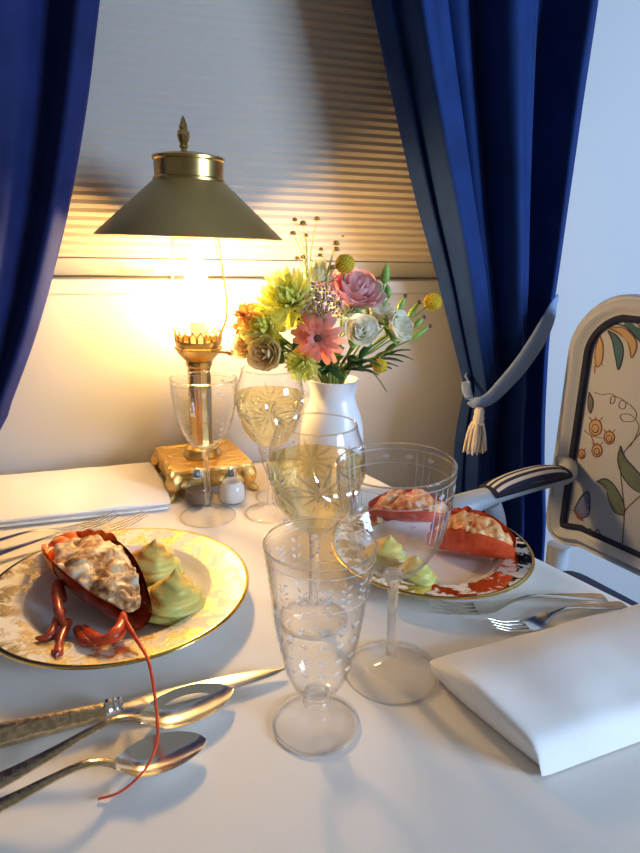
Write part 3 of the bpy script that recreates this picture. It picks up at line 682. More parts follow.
# knife
kt = at(285, 671, .004); kb = at(0, 738, .006); d = kb-kt; d.z = 0
kn = thing('table_knife', 'silver table knife with ornate handle beside the lobster plate', 'knife', (0, 0, 0)); kn.matrix_world = xM(Vector((kt.x, kt.y, T)), d)
Lb = (at(118, 710, .006)-kt).length
m = MB(); n = 16; pa = [(Lb*k/n, .006) for k in range(n+1)]
strip(m, pa, [interp([(0, .0008), (.06, .004), (.3, .0082), (.6, .0095), (.85, .0088), (1, .006)], k/n) for k in range(n+1)], 0, .0026); m.build('blade', M['silver'], kn, ang=50)
MB().lathe([(0, -.004), (.0068, -.004), (.0085, -.002), (.0075, 0), (.009, .002), (.0075, .004), (.0088, .0065), (.008, .009), (0, .009)], 20, 0, Matrix.Translation((Lb, 0, .0082)) @ Matrix.Rotation(PI/2, 4, 'Y')).build('ferrule', M['silver'], kn)
m = MB(); m.tube([(Lb+.006+.10*k/12, 0, .0088+.0012*k/12) for k in range(13)], [.0078, .0085, .0092, .0098, .0104, .009], 14, 0, Matrix.Diagonal((1, 1.0, .85, 1)), flat=.9); m.build('handle', M['silverold'], kn, ang=50)
def fork(label, a, b, L, tl, w, mats, squared=False, group=None):
    g = thing('silver_fork', label, 'fork', (0, 0, 0), 0, group); d = b-a; d.z = 0; g.matrix_world = xM(Vector((a.x, a.y, T)), d)
    m = MB(); zf = lambda x: interp([(0, .0105), (.25, .0045), (.55, .0022), (.8, .003), (1.0, .0085), (1.3, .0135), (1.7, .012), (2.6, .0065), (3.4, .005), (5, .005)], x/tl*1.0*.62)
    for k in range(4):
        y = (k-1.5)/1.5*w*.86
        m.tube([(tl*j/8, y*lerp(.88, 1, j/8), zf(tl*j/8)) for j in range(9)], [.0006, .0011, .0015, .0016], 8, flat=.7)
    n = 36; pa = []; ws = []
    for k in range(n+1):
        x = tl*.94+(L-tl*.94)*k/n; t = k/n; pa.append((x, zf(x)))
        ws.append(interp([(0, w), (.10, w*.98), (.20, w*.6), (.27, .0032), (.4, .0028), (.6, .0040), (.8, .0062), (.93, .0075), (.985, .0072 if squared else .005), (1, .007 if squared else .002)], t))
    m2 = MB(); strip(m2, pa, ws, 0, .0026)
    m.build('tines', mats[0], g, ang=50); m2.build('handle', mats[1], g, ang=50); return g
sv = (M['silver'], M['silver'])
fork('larger silver fork between the right plate and folded napkin', at(430, 604, .009), at(598, 600, .006), .190, .052, .0115, sv, True, 'silver forks')
fork('smaller silver fork partly tucked behind the right napkin', at(492, 625, .008), at(615, 608, .006), .155, .040, .0105, sv, True, 'silver forks')
fork('silver fork closest to the left napkin, behind lobster', at(118, 517, .004), at(0, 546, .004), .19, .052, .0115, sv, False, 'silver forks')
fork('silver fork lying along the left plate rim, behind lobster', at(146, 517, .004), at(0, 558, .004), .21, .055, .0115, sv, False, 'silver forks')

# ------------------------------------------------------------------ napkins
def napkin(label, p0, a, bdir, layers, soft=False, name='linen_napkin'):
    m = MB(); Ln = bdir.length; ba = bdir.normalized()
    for (z0, z1, b0, b1, wob) in layers:
        na = 26; prof = []
        r_ = (z1-z0)/2
        nb = 26
        def sec(i, q):     # i along a, q around the stadium section
            th_in = i; sag = math.sin(PI*min(max(i, 0), 1))**.5
            zc = lerp(z0, z1, .5); rr = r_*(.38+.62*sag)*(1+wob*math.sin(i*5+z0*900)*.12)
            bulge = wob*.007*math.sin(PI*i)
            if q < .42: b_ = lerp(b1, b0, q/.42); zz = zc+rr; 
            elif q < .58: an = (q-.42)/.16*PI; b_ = b0-rr*math.sin(an)*1.4; zz = zc+rr*math.cos(an)
            else: b_ = lerp(b0, b1, (q-.58)/.42); zz = zc-rr
            P = p0+a*i+ba*b_; top = zz > zc
            und = wob*.0035*noise.noise(Vector((P.x*20, P.y*20, z0*300))) if top else 0
            ed = math.sqrt(max(0, 1-max(0, (i-.88)/.12)**2))*.90+.10 if soft else 1
            return Vector((P.x, P.y, T+max(.0006, (zz+und+(bulge if top else 0))*ed)))
        m.grid(sec, na, 60, 0)
        v0 = len(m.v)-(na+1)*61
        m.f.append(tuple(v0+k for k in range(61))); m.m.append(0); m.f.append(tuple(v0+na*61+k for k in range(61))[::-1]); m.m.append(0)
    o = m.build(name, M['napkin'], None, ang=60)
    return tag(o, label, 'napkin', 'folded white napkins')
p0 = at(431, 663, .016); p1 = at(545, 773, .004); p2 = at(648, 604, .018)
p0.z = p1.z = p2.z = 0
napkin('thick folded white napkin beside the forks and foreground wine glass', p0, (p1-p0), (p2-p0), [(.0004, .0076, .006, .262, .5), (.0070, .0146, .002, .26, .6), (.0138, .0245, .0, .262, 1.2)], True)
q0 = Vector((.034, .822, 0)); q1 = Vector((.012, WY-.026, 0)); q2 = q0+Vector((-.262, -.010, 0))
napkin('flat folded white napkin lying against the wall by the lamp', q0, (q1-q0), (q2-q0), [(.0004, .0075, .003, .262, .4), (.0072, .0150, .0, .262, .6)])

# ------------------------------------------------------------------ vase and flowers
VP = at(330, 497); VX, VYy = VP.x, VP.y
vz = thing('flower_vase', 'white ceramic vase holding the mixed bouquet', 'vase', VP)
vpz = smoothprof([(.026, .0), (.034, .012), (.043, .05), (.046, .09), (.042, .122), (.034, .145), (.0315, .158), (.034, .172), (.037, .180)], 5)
m = MB(); m.lathe([(0, .0)]+vpz+[(r_-.003, z_) for r_, z_ in vpz[::-1] if z_ > .006]+[(0, .005)], 56); m.build('vase_body', M['vase'], vz)
mouth = Vector((VX, VYy, T+.178))
def stempath(top, dirn, k=0):
    mo = mouth+Vector(((top.x-mouth.x)*.10+random.uniform(-.006, .006), (top.y-mouth.y)*.10+random.uniform(-.006, .006), 0)); mo.x = min(max(mo.x, VX-.02), VX+.02); mo.y = min(max(mo.y, VYy-.02), VYy+.02)
    bot = Vector((VX-(mo.x-VX)*.3, VYy-(mo.y-VYy)*.3, T+.05))
    return [bot, mo, mo.lerp(top, .5)+Vector((0, 0, .006)), top]
def flower(name, label, cat, top, d, stem_r=.0016, group='flowers in the white vase', stem_mat='stemg'):
    g = thing(name, label, cat, top, 0, group); pts = [p-top for p in stempath(top, d)]
    m = MB(); m.tube(spline(pts, 7), stem_r, 7); m.build('stem', M[stem_mat], g); return g
def rose(g, R_, d, mat, n=22, openn=1.0, roll=0):
    m = MB(); Mz = axisM((0, 0, 0), d, roll)
    for i in range(n):
        t = i/(n-1); th = i*2.39996; rr = R_*(.10+.80*t**.8*openn); hh = R_*(1.25-.25*t); w = lerp(1.5, .95, t); out = lerp(-.05, .5, t**1.5)*openn
        def f(a, b_, rr=rr, hh=hh, w=w, th=th, out=out):
            aa = (a-.5)*2; bw = math.sin(PI*(.12+.80*b_))**.6; ang = th+aa*w*bw
            rad = rr*(.35+.75*math.sin(b_*PI*.55)) + R_*out*max(0, b_-.65)**1.3*1.6
            z = -.55*R_+hh*b_*(1-.18*aa*aa)-max(0, b_-.8)*R_*out*1.2
            return (rad*math.cos(ang), rad*math.sin(ang), z)
        m.grid(f, 8, 8, 0, Mz)
    m.build('bloom', mat, g, ang=None)
    m = MB()
    for k in range(5):
        an = 2*PI*k/5
        def f(a, b_, an=an): w = .3*R_*math.sin(PI*(.1+.85*b_))*(a-.5)*2; r_ = R_*(.2+.75*b_); return (r_*math.cos(an)-w*math.sin(an), r_*math.sin(an)+w*math.cos(an), -R_*(.62-.25*b_*b_))
        m.grid(f, 3, 6, 0, Mz)
    m.ball((0, 0, -R_*.6), (R_*.32, R_*.32, R_*.25), 10, 7, 0, Mz); m.build('sepals', M['leaf2'], g, solid=.0006)
def petals(m, Mz, R_, n, L0, L1, W, elev, z0, cup=.2, seed=0, mi=0):
    rr = random.Random(seed)
    for k in range(n):
        an = 2*PI*k/n+rr.uniform(-.12, .12); el = R(elev)+rr.uniform(-.14, .14); L = R_*rr.uniform(.9, 1.05)
        def f(a, b_, an=an, el=el, L=L):
            w = W*math.sin(PI*min(.96, .12+.78*b_))**.7*(a-.5)*2; q = L0+(L-L0)*b_; e = el-cup*b_*b_; r_ = q*math.cos(e); z = z0+q*math.sin(e)-abs(w)*.25*(1-b_)
            return (r_*math.cos(an)-w*math.sin(an), r_*math.sin(an)+w*math.cos(an), z)
        m.grid(f, 4, 6, mi, Mz)
def toCam(p, up=.5, k=1.0):   # direction leaning out of the bouquet
    o = (p-(mouth+Vector((0, 0, .04)))); o.normalize(); return (o+Vector((-.1, -.55*k, up*.3))).normalized()
def FP_(u, v, y): return aty(u, v, y)
# roses
for lab, (u, v, y), R_, mat, n, op, up in [
    ('pink rose high in the middle of the bouquet', (354, 291, .79), .033, 'pink', 26, 1.1, .8),
    ('white rose at the right end of the bouquet', (399, 327, .77), .0235, 'white', 22, .85, .8),
    ('white rose right of the coral gerbera', (361, 331, .735), .0235, 'white', 22, .85, .8),
    ('white rose half hidden behind two other white roses', (380, 311, .80), .024, 'white', 20, .9, .8),
    ('peach rose low on the lamp side of the bouquet', (266, 353, .755), .025, 'peach', 22, .9, .3),
    ('pale yellow rose behind the peach rose, beside the lamp', (246, 344, .79), .020, 'peach', 18, .9, .3)]:
    p = FP_(u, v, y); dd = toCam(p, up); g = flower('rose', lab, 'flower', p, dd, .002); rose(g, R_, dd, M[mat], n, op, u)
# gerbera
p = FP_(318, 338, .72); dd = (toCam(p)+Vector((-.12, -.5, -.15))).normalized(); g = flower('gerbera_daisy', 'coral pink gerbera daisy facing out at the bouquet centre', 'flower', p, dd, .002)
Mz = axisM((0, 0, 0), dd); m = MB(); petals(m, Mz, .036, 15, .006, .03, .0052, 8, 0, .35, 1); petals(m, Mz, .028, 13, .005, .03, .0045, 24, .002, .3, 2); petals(m, Mz, .016, 12, .004, .02, .003, 42, .003, .2, 3); m.build('ray_petals', M['coral'], g, ang=None)
m = MB(); m.ball((0, 0, .004), (.0075, .0075, .005), 14, 8, 0, Mz); m.build('flower_eye', M['gerb'], g)
# green chrysanthemums
def mum(lab, u, v, y, R_, mat='lime', up=.7, name='chrysanthemum'):
    p = FP_(u, v, y); dd = toCam(p, up); g = flower(name, lab, 'flower', p, dd, .0019); Mz = axisM((0, 0, 0), dd); m = MB()
    for q, (el, n, s) in enumerate([(-30, 16, .8), (-12, 20, .95), (5, 22, 1), (20, 22, 1), (35, 20, .97), (50, 17, .92), (64, 13, .85), (78, 8, .74), (88, 4, .62)]): petals(m, Mz, R_*s, n, R_*.08, R_, R_*.085, el, 0, -.28, q+int(u))
    m.build('bloom', M[mat], g, ang=None)
    q = MB(); q.ball((0, 0, -R_*.1), R_*.2, 10, 8, 0, Mz); q.build('flower_core', M['leaf2'], g)
mum('largest lime green chrysanthemum at the upper left of the bouquet', 289, 302, .765, .042)
mum('lime green chrysanthemum on the lamp side above the peach rose', 266, 327, .77, .035)
mum('small lime chrysanthemum low under the coral gerbera', 303, 364, .735, .024, 'lime', .1)
mum('green chrysanthemum tucked between coral gerbera and large lime bloom', 306, 318, .775, .025)
mum('creamy white spiky bloom at the top of the bouquet', 318, 281, .80, .029, 'cream_f', 1.2)
mum('pale cream bloom peeking out between pink rose and white roses', 345, 312, .80, .026, 'cream_f', .8)
# orange alstroemeria
for lab, u, v, y, R_ in [('orange lily-like blossom at the lamp end of the bouquet', 246, 316, .775, .021), ('small orange blossom lower down at the lamp end', 243, 328, .79, .016)]:
    p = FP_(u, v, y); dd = toCam(p, .3)+Vector((-.35, 0, 0)); g = flower('alstroemeria', lab, 'flower', p, dd, .0016); Mz = axisM((0, 0, 0), dd); m = MB()
    petals(m, Mz, R_, 6, .002, .02, R_*.34, 38, 0, .9, int(u)); petals(m, Mz, R_*.8, 4, .002, .02, R_*.25, 62, 0, .5, int(u)+1); m.build('petals', M['orange'], g, ang=None)
    m = MB()
    for k in range(5): a = k*1.256; m.tube([Mz @ Vector((0, 0, 0)), Mz @ Vector((.004*math.cos(a), .004*math.sin(a), R_*.9))], [.0005, .0007], 5)
    m.build('stamens', M['ochre'], g)
# rice flower cluster
p = FP_(318, 304, .745); dd = toCam(p, .8); g = flower('rice_flower', 'mauve brown cluster of tiny seed-like buds left of the pink rose', 'flower', p, dd, .002); m = MB(); Mz = axisM((0, 0, 0), dd)
for k in range(150):
    r_ = .031*math.sqrt((k+.5)/150); a = k*2.39996; z = .010*(1-(r_/.031)**2)+random.uniform(-.003, .003); m.ball((r_*math.cos(a), r_*math.sin(a), z), random.uniform(.0016, .0026), 6, 5, 1 if random.random() < .25 else 0, Mz)
tag(m.build('bud_cluster', [M['seed'], M['pink']], g), kind='stuff')
m = MB()
for k in range(14): r_ = .024*math.sqrt((k+.5)/14); a = k*2.39996; m.tube([Mz @ Vector((0, 0, -.03)), Mz @ Vector((r_*math.cos(a), r_*math.sin(a), 0))], .0009, 5)
m.build('branchlets', M['stemg'], g)
# craspedia balls
for lab, u, v, y, r_ in [('yellow ball flower standing above the pink rose', 345, 264, .78, .0125), ('yellow ball flower at the far right tip of bouquet', 433, 302, .80, .0125), ('yellow flower half hidden low under the white roses', 380, 366, .765, .010)]:
    p = FP_(u, v, y); g = flower('ball_flower', lab, 'flower', p, (0, 0, 1), .0012); m = MB(); m.ball((0, 0, 0), r_*.93, 20, 14)
    for k in range(170):
        z = 1-2*(k+.5)/170; a = k*2.39996; q = math.sqrt(1-z*z); m.ball((r_*q*math.cos(a)*.94, r_*q*math.sin(a)*.94, r_*z*.94), r_*.10, 5, 4)
    m.build('flower_head', M['yellow'], g)
# sprigs of button flowers
def sprig(lab, root, heads, mat='ochre'):
    rp = FP_(*root); g = flower('button_flower_sprig', lab, 'flower', rp, (0, 0, 1), .0011); m = MB()
    for u, v, y, r_ in heads:
        q = FP_(u, v, y)-rp; mid = Vector((q.x*.35, q.y*.35, q.z*.55)); m.tube(spline([(0, 0, 0), mid, q], 5), [.0008, .0005], 5)
    m.build('branchlets', M['gold_leaf'], g)
    for u, v, y, r_ in heads:
        q = FP_(u, v, y)-rp; h = MB(); h.ball(q, (r_, r_, r_*.75), 10, 8)
        for k in range(9):
            a = 2*PI*k/9; h.add([q+Vector((math.cos(a-.25)*r_*.9, math.sin(a-.25)*r_*.9, -r_*.3)), q+Vector((math.cos(a)*r_*1.6, math.sin(a)*r_*1.6, -r_*.7)), q+Vector((math.cos(a+.25)*r_*.9, math.sin(a+.25)*r_*.9, -r_*.3)), q+Vector((math.cos(a)*r_*.8, math.sin(a)*r_*.8, -r_*.6))], [(0, 1, 2), (0, 3, 1), (1, 3, 2)])
        h.build('button_head', M[mat], g)
sprig('tall sprig of tiny ochre button flowers rising leftmost above bouquet', (308, 285, .79), [(295, 219.5, .79, .0032), (303, 223, .785, .0042), (317, 218.5, .80, .0036), (293, 233, .78, .0036), (306, 235, .80, .003), (303, 257, .79, .0036), (297, 258, .78, .003)])
sprig('shorter sprig of ochre button flowers just left of yellow ball', (326, 285, .79), [(321, 249, .79, .0028), (320, 255, .785, .003), (336, 243, .79, .0042), (336.5, 249, .785, .004), (343, 236, .80, .0018), (333, 267, .775, .004)])
# lily bud and right sprigs
def budm(m, a, b_, r_, mi=0): m.tube([a.lerp(b_, t) for t in (0, .1, .25, .45, .65, .85, 1)], [r_*.3, r_*.7, r_, r_*1.02, r_*.85, r_*.5, r_*.1], 10, mi)
p = FP_(384, 305, .79); g = flower('lily_bud_stem', 'upright green lily buds right of the pink rose', 'flower', p, (0, 0, 1), .0016)
for (u0_, v0_, u1_, v1_, r_) in [(384, 284, 387, 263, .0065), (379, 300, 381, 283, .006), (389, 298, 387, 284, .005)]:
    m = MB(); a = FP_(u0_, v0_, .79)-p; e = FP_(u1_, v1_, .79)-p; m.tube(spline([(0, 0, 0), a*.5, a], 4), .0012, 6); budm(m, a, e, r_); m.build('bud', M['leaf2'], g)
for k, (lab, u, v, y, ut, vt) in enumerate([('green bud stem with a dark tip, farthest left of the dark-tipped buds', 398, 312, .81, 405, 296), ('slim green bud stem with dark tip beneath the right yellow ball', 414, 327, .80, 424, 317), ('green bud stem with dark tip reaching lowest at bouquet right', 410, 340, .81, 430, 326), ('pale green bud stem between white rose and right yellow ball', 408, 318, .82, 419, 302)]):
    p = FP_(u, v, y); g = flower('bud_stem', lab, 'flower', p, (0, 0, 1), .0014); e = FP_(ut, vt, y)-p; m = MB(); budm(m, Vector((0, 0, 0)), e, .0045); m.build('bud', M['leaf2'], g)
    m = MB(); m.ball(e, .0032, 8, 6); m.build('bud_tip', M['darktip'], g)
# foliage
def leafblade(m, p, d, L, W, bend=.25, mi=0, up=(0, 0, 1)):
    Mx_ = xM(p, d, up)
    def f(i, j): w = W*math.sin(PI*min(.97, .06+.9*i))**.8*(j-.5)*2; return (L*i, w, -bend*L*i*i+abs(w)*.25)
    m.grid(f, 8, 4, mi, Mx_)
rl = random.Random(5)
for lab, pts_, n, mat in [
    ('dark leafy sprig at the lower left of the bouquet', (278, 345, .77), 11, 'leaf'),
    ('dark leafy sprig spilling over the vase mouth in the middle', (322, 362, .755), 14, 'leaf'),
    ('dark leafy sprig under the two white roses', (362, 358, .77), 14, 'leaf'),
    ('dark leafy sprig reaching out right below the end rose', (395, 352, .79), 11, 'leaf'),
    ('fresh green leafy sprig behind the coral gerbera', (338, 340, .79), 12, 'leaf2'),
    ('yellow-green leafy sprig poking up at the upper left', (272, 292, .80), 7, 'gold_leaf'),
    ('yellow-green leafy tips low at the lamp end', (240, 322, .80), 5, 'gold_leaf')]:
    p = FP_(*pts_); g = flower('leafy_sprig', lab, 'foliage', p, (0, 0, 1), .0014, 'foliage in the white vase', 'stemg' if mat != 'leaf' else 'leaf'); m = MB(); base = (mouth-p)*.85
    out = (p-mouth).normalized()
    for k in range(n):
        t = k/n; q = base*(1-t)*.75; a = rl.uniform(-1, 1); d = (out+Vector((rl.uniform(-.9, .9), rl.uniform(-1.0, .35), rl.uniform(-.5, .7)))).normalized(); leafblade(m, q, d, rl.uniform(.022, .04), rl.uniform(.005, .009))
    if pts_[0] == 362: 
        d0 = FP_(372, 372, .755)-p; leafblade(m, d0, Vector((.5, -.1, -.55)), .035, .004, .1)
    m.build('leaves', M[mat], g, solid=.0006, ang=None)
g = None

# ------------------------------------------------------------------ armchair
FDIR = Vector((-.97, -.243, 0)).normalized(); LDIR = Vector((-FDIR.y, FDIR.x, 0))   # forward, sitter's left
KS = .95
sb = CAM+(at(547, 558, -.23)-CAM)*KS
org = Vector((sb.x, sb.y, 0))+LDIR*.275+FDIR*.25
chair = thing('armchair', 'painted wooden armchair with flower-embroidered back and striped arm pad', 'armchair', (org.x, org.y, 0)); chair.rotation_euler = (0, 0, math.atan2(FDIR.y, FDIR.x))
CM = Matrix.Translation((org.x, org.y, 0)) @ Matrix.Rotation(math.atan2(FDIR.y, FDIR.x), 4, 'Z'); CI = CM.inverted()
XB = -.25
def onback(u, v, x=XB+.02):
    d = CI.to_3x3() @ ray(u, v); c = CI @ CAM; return c+d*((x-c.x)/d.x)
zb_ = onback(575, 566, XB+.02).z; zt_ = onback(600, 299, XB+.02).z
def rrect(y0, y1, z0, z1, rb, rt, bow=0.0, n=10):
    out = []
    for (cy, cz, r_, a0) in [(y1-rb, z0+rb, rb, -90), (y1-rt, z1-rt, rt, 0), (y0+rt, z1-rt, rt, 90), (y0+rb, z0+rb, rb, 180)]:
        for k in range(n+1): a = R(a0+90*k/n); out.append(Vector((cy+r_*math.cos(a), cz+r_*math.sin(a))))
    yc = (y0+y1)/2; hw = (y1-y0)/2
    return [Vector((p.x, p.y+(bow*max(0, (p.y-(z0+z1)/2)/((z1-z0)/2))+.08*max(0, -(p.y-(z0+z1)/2)/((z1-z0)/2))**2)*(1-((p.x-yc)/hw)**2))) for p in out]
def resample(o, n):
    d = [0]
    for i in range(len(o)): d.append(d[-1]+(o[(i+1) % len(o)]-o[i]).length)
    out = []
    for k in range(n):
        s = d[-1]*k/n
        for i in range(len(o)):
            if d[i] <= s <= d[i+1]: out.append(o[i].lerp(o[(i+1) % len(o)], (s-d[i])/max(1e-9, d[i+1]-d[i]))); break
    return out
outer = rrect(-.275, .275, zb_, zt_, .075, .09, .02)
NF = len(outer)
def inset(o, q):
    res = []
    for i, p in enumerate(o):
        tg = (o[(i+1) % len(o)]-o[i-1]).normalized(); res.append(p+Vector((-tg.y, tg.x))*q)
    return res
prof = [(0, .0), (0, .018), (.003, .024), (.007, .022), (.010, .026), (.017, .030), (.023, .026), (.026, .022), (.031, .020), (.033, .012), (.033, 0)]
m = MB(); rings_ = []
for q, h_ in prof: rings_ += [Vector((XB+h_, p.x, p.y)) for p in inset(outer, q)]
n_ = len(prof); m.add(rings_, [(j*NF+i, j*NF+(i+1) % NF, ((j+1) % n_)*NF+(i+1) % NF, ((j+1) % n_)*NF+i) for j in range(n_) for i in range(NF)])
m.build('back_frame', M['chairwood'], chair, ang=50)
po = inset(outer, .033); pc_ = Vector((0, (zb_+zt_)/2))
def dome(y, z):
    k = max(abs(y)/.242, abs(z-pc_.y)/((zt_-zb_)/2-.033)); return XB+.012+.014*(1-min(1, k)**4)
m = MB(); vs = []
K = 10
for j in range(1, K+1):
    for p in po: q = pc_.lerp(p, j/K); vs.append((dome(q.x, q.y), q.x, q.y))
vs.append((dome(0, pc_.y), 0, pc_.y)); back0 = len(vs)
vs += [(XB, p.x, p.y) for p in po]
fs = [(j*NF+i, j*NF+(i+1) % NF, (j+1)*NF+(i+1) % NF, (j+1)*NF+i) for j in range(K-1) for i in range(NF)]+[(back0-1, i, (i+1) % NF) for i in range(NF)]
fs = [q[::-1] for q in fs]; fs += [((K-1)*NF+i, back0+i, back0+(i+1) % NF, (K-1)*NF+(i+1) % NF) for i in range(NF)]+[tuple(back0+i for i in range(NF))]
bp = m.add(vs, fs).build('back_cushion', M['uphol'], chair, ang=60)
tag(bp, 'cream linen back panel')
m = MB(); pp = [Vector((XB+.019, p.x, p.y)) for p in inset(outer, .036)]; m.tube(pp+[pp[0]], .0058, 8, cap=False); tag(m.build('piping', M['navy'], chair), 'navy piping around the back panel')
# embroidery on the panel: stitched motifs traced on the panel itself
EM = ['thread_grey', 'thread_brown', 'thread_teal', 'thread_blue', 'thread_green', 'thread_tan', 'thread_rust', 'thread_dark']
em = MB()
def bp_pt(u, v): p = onback(u, v, XB+.026); return Vector((dome(p.y, p.z)+.0004, p.y, p.z))
def stitch(pts, w, mi):
    P3 = spline([bp_pt(*p) for p in pts], 6); em.tube([Vector((dome(p.y, p.z)+.0003, p.y, p.z)) for p in P3], w, 6, mi, flat=.6)
def motif(outl, mi, line=None, inner=None):
    P3 = [bp_pt(*p) for p in outl]; c = sum(P3, Vector())/len(P3); P3 = spline(P3+[P3[0]], 4)[:-1]
    P3 = [Vector((dome(p.y, p.z)+.0005, p.y, p.z)) for p in P3]; n = len(P3); cc = Vector((dome(c.y, c.z)+.0016, c.y, c.z))
    em.add([cc]+P3, [(0, 1+(k+1) % n, 1+k) for k in range(n)], mi)
    if line is not None: em.tube(P3+[P3[0]], .0011, 5, line, cap=False)
motif([(604, 331), (610, 342), (614, 358), (617, 370), (621, 358), (620, 346), (613, 336)], 2, 7)
motif([(605, 329), (616, 334), (626, 344), (630, 358), (634, 347), (630, 337), (618, 328)], 5, 1)
motif([(611, 324), (622, 328), (633, 338), (640, 343), (638, 330), (628, 322), (618, 320)], 2, 7)
motif([(625, 318), (634, 326), (645, 336), (650, 326), (640, 316)], 3, 7)
motif([(596, 336), (600, 346), (599, 362), (593, 367), (591, 352)], 5, 1)
stitch([(590, 363), (595, 361), (600, 366)], .001, 5); stitch([(591, 374), (591, 366)], .001, 6)
# curling tendril and stems
stitch([(591, 393), (600, 395), (607, 394), (613, 396), (613, 402), (609, 404), (610, 397), (618, 398), (625, 403), (623, 409), (618, 407), (620, 401), (628, 404), (636, 413), (633, 421), (622, 421), (620, 415), (630, 415), (638, 424), (637, 433), (630, 446)], .0009, 1)
stitch([(644, 428), (634, 440), (624, 452), (620, 468), (622, 490), (624, 512), (622, 535), (619, 552)], .0013, 1)
stitch([(622, 516), (628, 507), (640, 496)], .0012, 1)
motif([(620, 446), (625, 458), (634, 468), (642, 478), (642, 492), (632, 488), (622, 476), (617, 460)], 4, 7); stitch([(620, 448), (626, 466), (640, 486)], .0008, 7)
motif([(595, 482), (604, 479), (613, 485), (622, 500), (624, 514), (614, 512), (608, 500), (604, 486)], 4, 7); stitch([(597, 482), (610, 490), (622, 512)], .0008, 7)
def fruit(u, v, r_):
    motif([(u+r_*math.cos(a), v+r_*1.15*math.sin(a)) for a in [k*PI/4 for k in range(8)]], 5, 6)
    motif([(u+r_*.55*math.cos(a), v+r_*.6*math.sin(a)+1) for a in [k*PI/3 for k in range(6)]], 1, 7)
    for s in (-1, 0, 1): stitch([(u+s*r_*.5, v-r_*.9), (u+s*r_*1.1, v-r_*1.5)], .0009, 6)
fruit(593, 428, 7); fruit(608, 438, 5.5); fruit(595, 451, 5.5); fruit(578, 455, 4)
stitch([(580, 431), (588, 436), (596, 438), (606, 439)], .001, 6); stitch([(588, 436), (593, 446)], .001, 6)
motif([(585, 393), (590, 402), (587, 414), (584, 405)], 0, 7)
motif([(571, 510), (578, 498), (586, 492), (588, 505), (586, 516), (577, 518)], 3, 7); motif([(570, 511), (577, 517), (581, 521), (575, 519)], 6, 6)
for q in [((572, 510), (582, 494)), ((573, 512), (586, 500)), ((574, 513), (587, 508)), ((575, 515), (585, 515))]: stitch(q, .0009, 7)
stitch([(564, 510), (569, 512), (572, 511)], .001, 6)
stitch([(584, 534), (588, 529), (592, 534), (596, 530), (599, 535)], .001, 7); stitch([(586, 537), (594, 538), (603, 537)], .0009, 7)
em.build('embroidery', [M[k] for k in EM], bp, ang=50)
em.v = [(x, -y, z) for x, y, z in em.v]; em.f = [q[::-1] for q in em.f]; em.build('embroidery', [M[k] for k in EM], bp, ang=50)
# stile posts to the seat, seat, arms, legs
SZ = .52
for s in (-1, 1):
    MB().tube(spline([(XB+.012, s*.245, zb_+.02), (XB+.012, s*.243, SZ-.02), (XB+.01, s*.24, .36)], 4), [.020, .019, .021], 12).build('back_post', M['chairwood'], chair)
seat_o = [Vector(p) for p in [(-.27, -.235), (.20, -.285), (.255, -.25), (.275, 0), (.255, .25), (.20, .285), (-.27, .235)]]
so = densify(rounded(seat_o, .03, 4), .03); sc_ = Vector((0, 0)); m = MB(); NS = len(so); vs = []
for s, z in [(1.0, .43), (1.01, .435), (1.01, .495), (1.0, .505)]: vs += [(p.x*s, p.y*s, z) for p in so]
m.add(vs, [(j*NS+i, j*NS+(i+1) % NS, (j+1)*NS+(i+1) % NS, (j+1)*NS+i) for j in range(3) for i in range(NS)]+[tuple(range(NS))[::-1], tuple(3*NS+i for i in range(NS))]); m.build('seat_rail', M['chairwood'], chair, ang=40)
m = MB(); vs = []
for s, z in [(.96, .504), (.99, .518), (.985, .545), (.92, .556), (.7, .562), (.4, .565)]: vs += [(p.x*s, p.y*s, z) for p in so]
m.add(vs, [(j*NS+i, j*NS+(i+1) % NS, (j+1)*NS+(i+1) % NS, (j+1)*NS+i) for j in range(5) for i in range(NS)]+[tuple(range(NS))[::-1], tuple(5*NS+i for i in range(NS))]); tag(m.build('seat', M['navy'], chair, ang=40), 'dark navy seat')
for sx, sy in ((.215, .235), (.215, -.235), (-.24, .205), (-.24, -.205)):
    k = 1 if sx > 0 else -1; w_ = 1 if sy > 0 else -1
    MB().tube(spline([(sx, sy, .42), (sx+k*.012, sy+w_*.012, .33), (sx+k*.004, sy+w_*.004, .2), (sx-k*.012, sy-w_*.01, .08), (sx+k*.006, sy+w_*.006, .012), (sx+k*.012, sy+w_*.012, .0)], 5), [.026, .027, .020, .014, .015, .013], 12).build('leg', M['chairwood'], chair)
aw = CI @ (CAM+(at(560, 480, -.025)-CAM)*KS); atip = CI @ (CAM+(at(462, 505, -.035)-CAM)*KS)
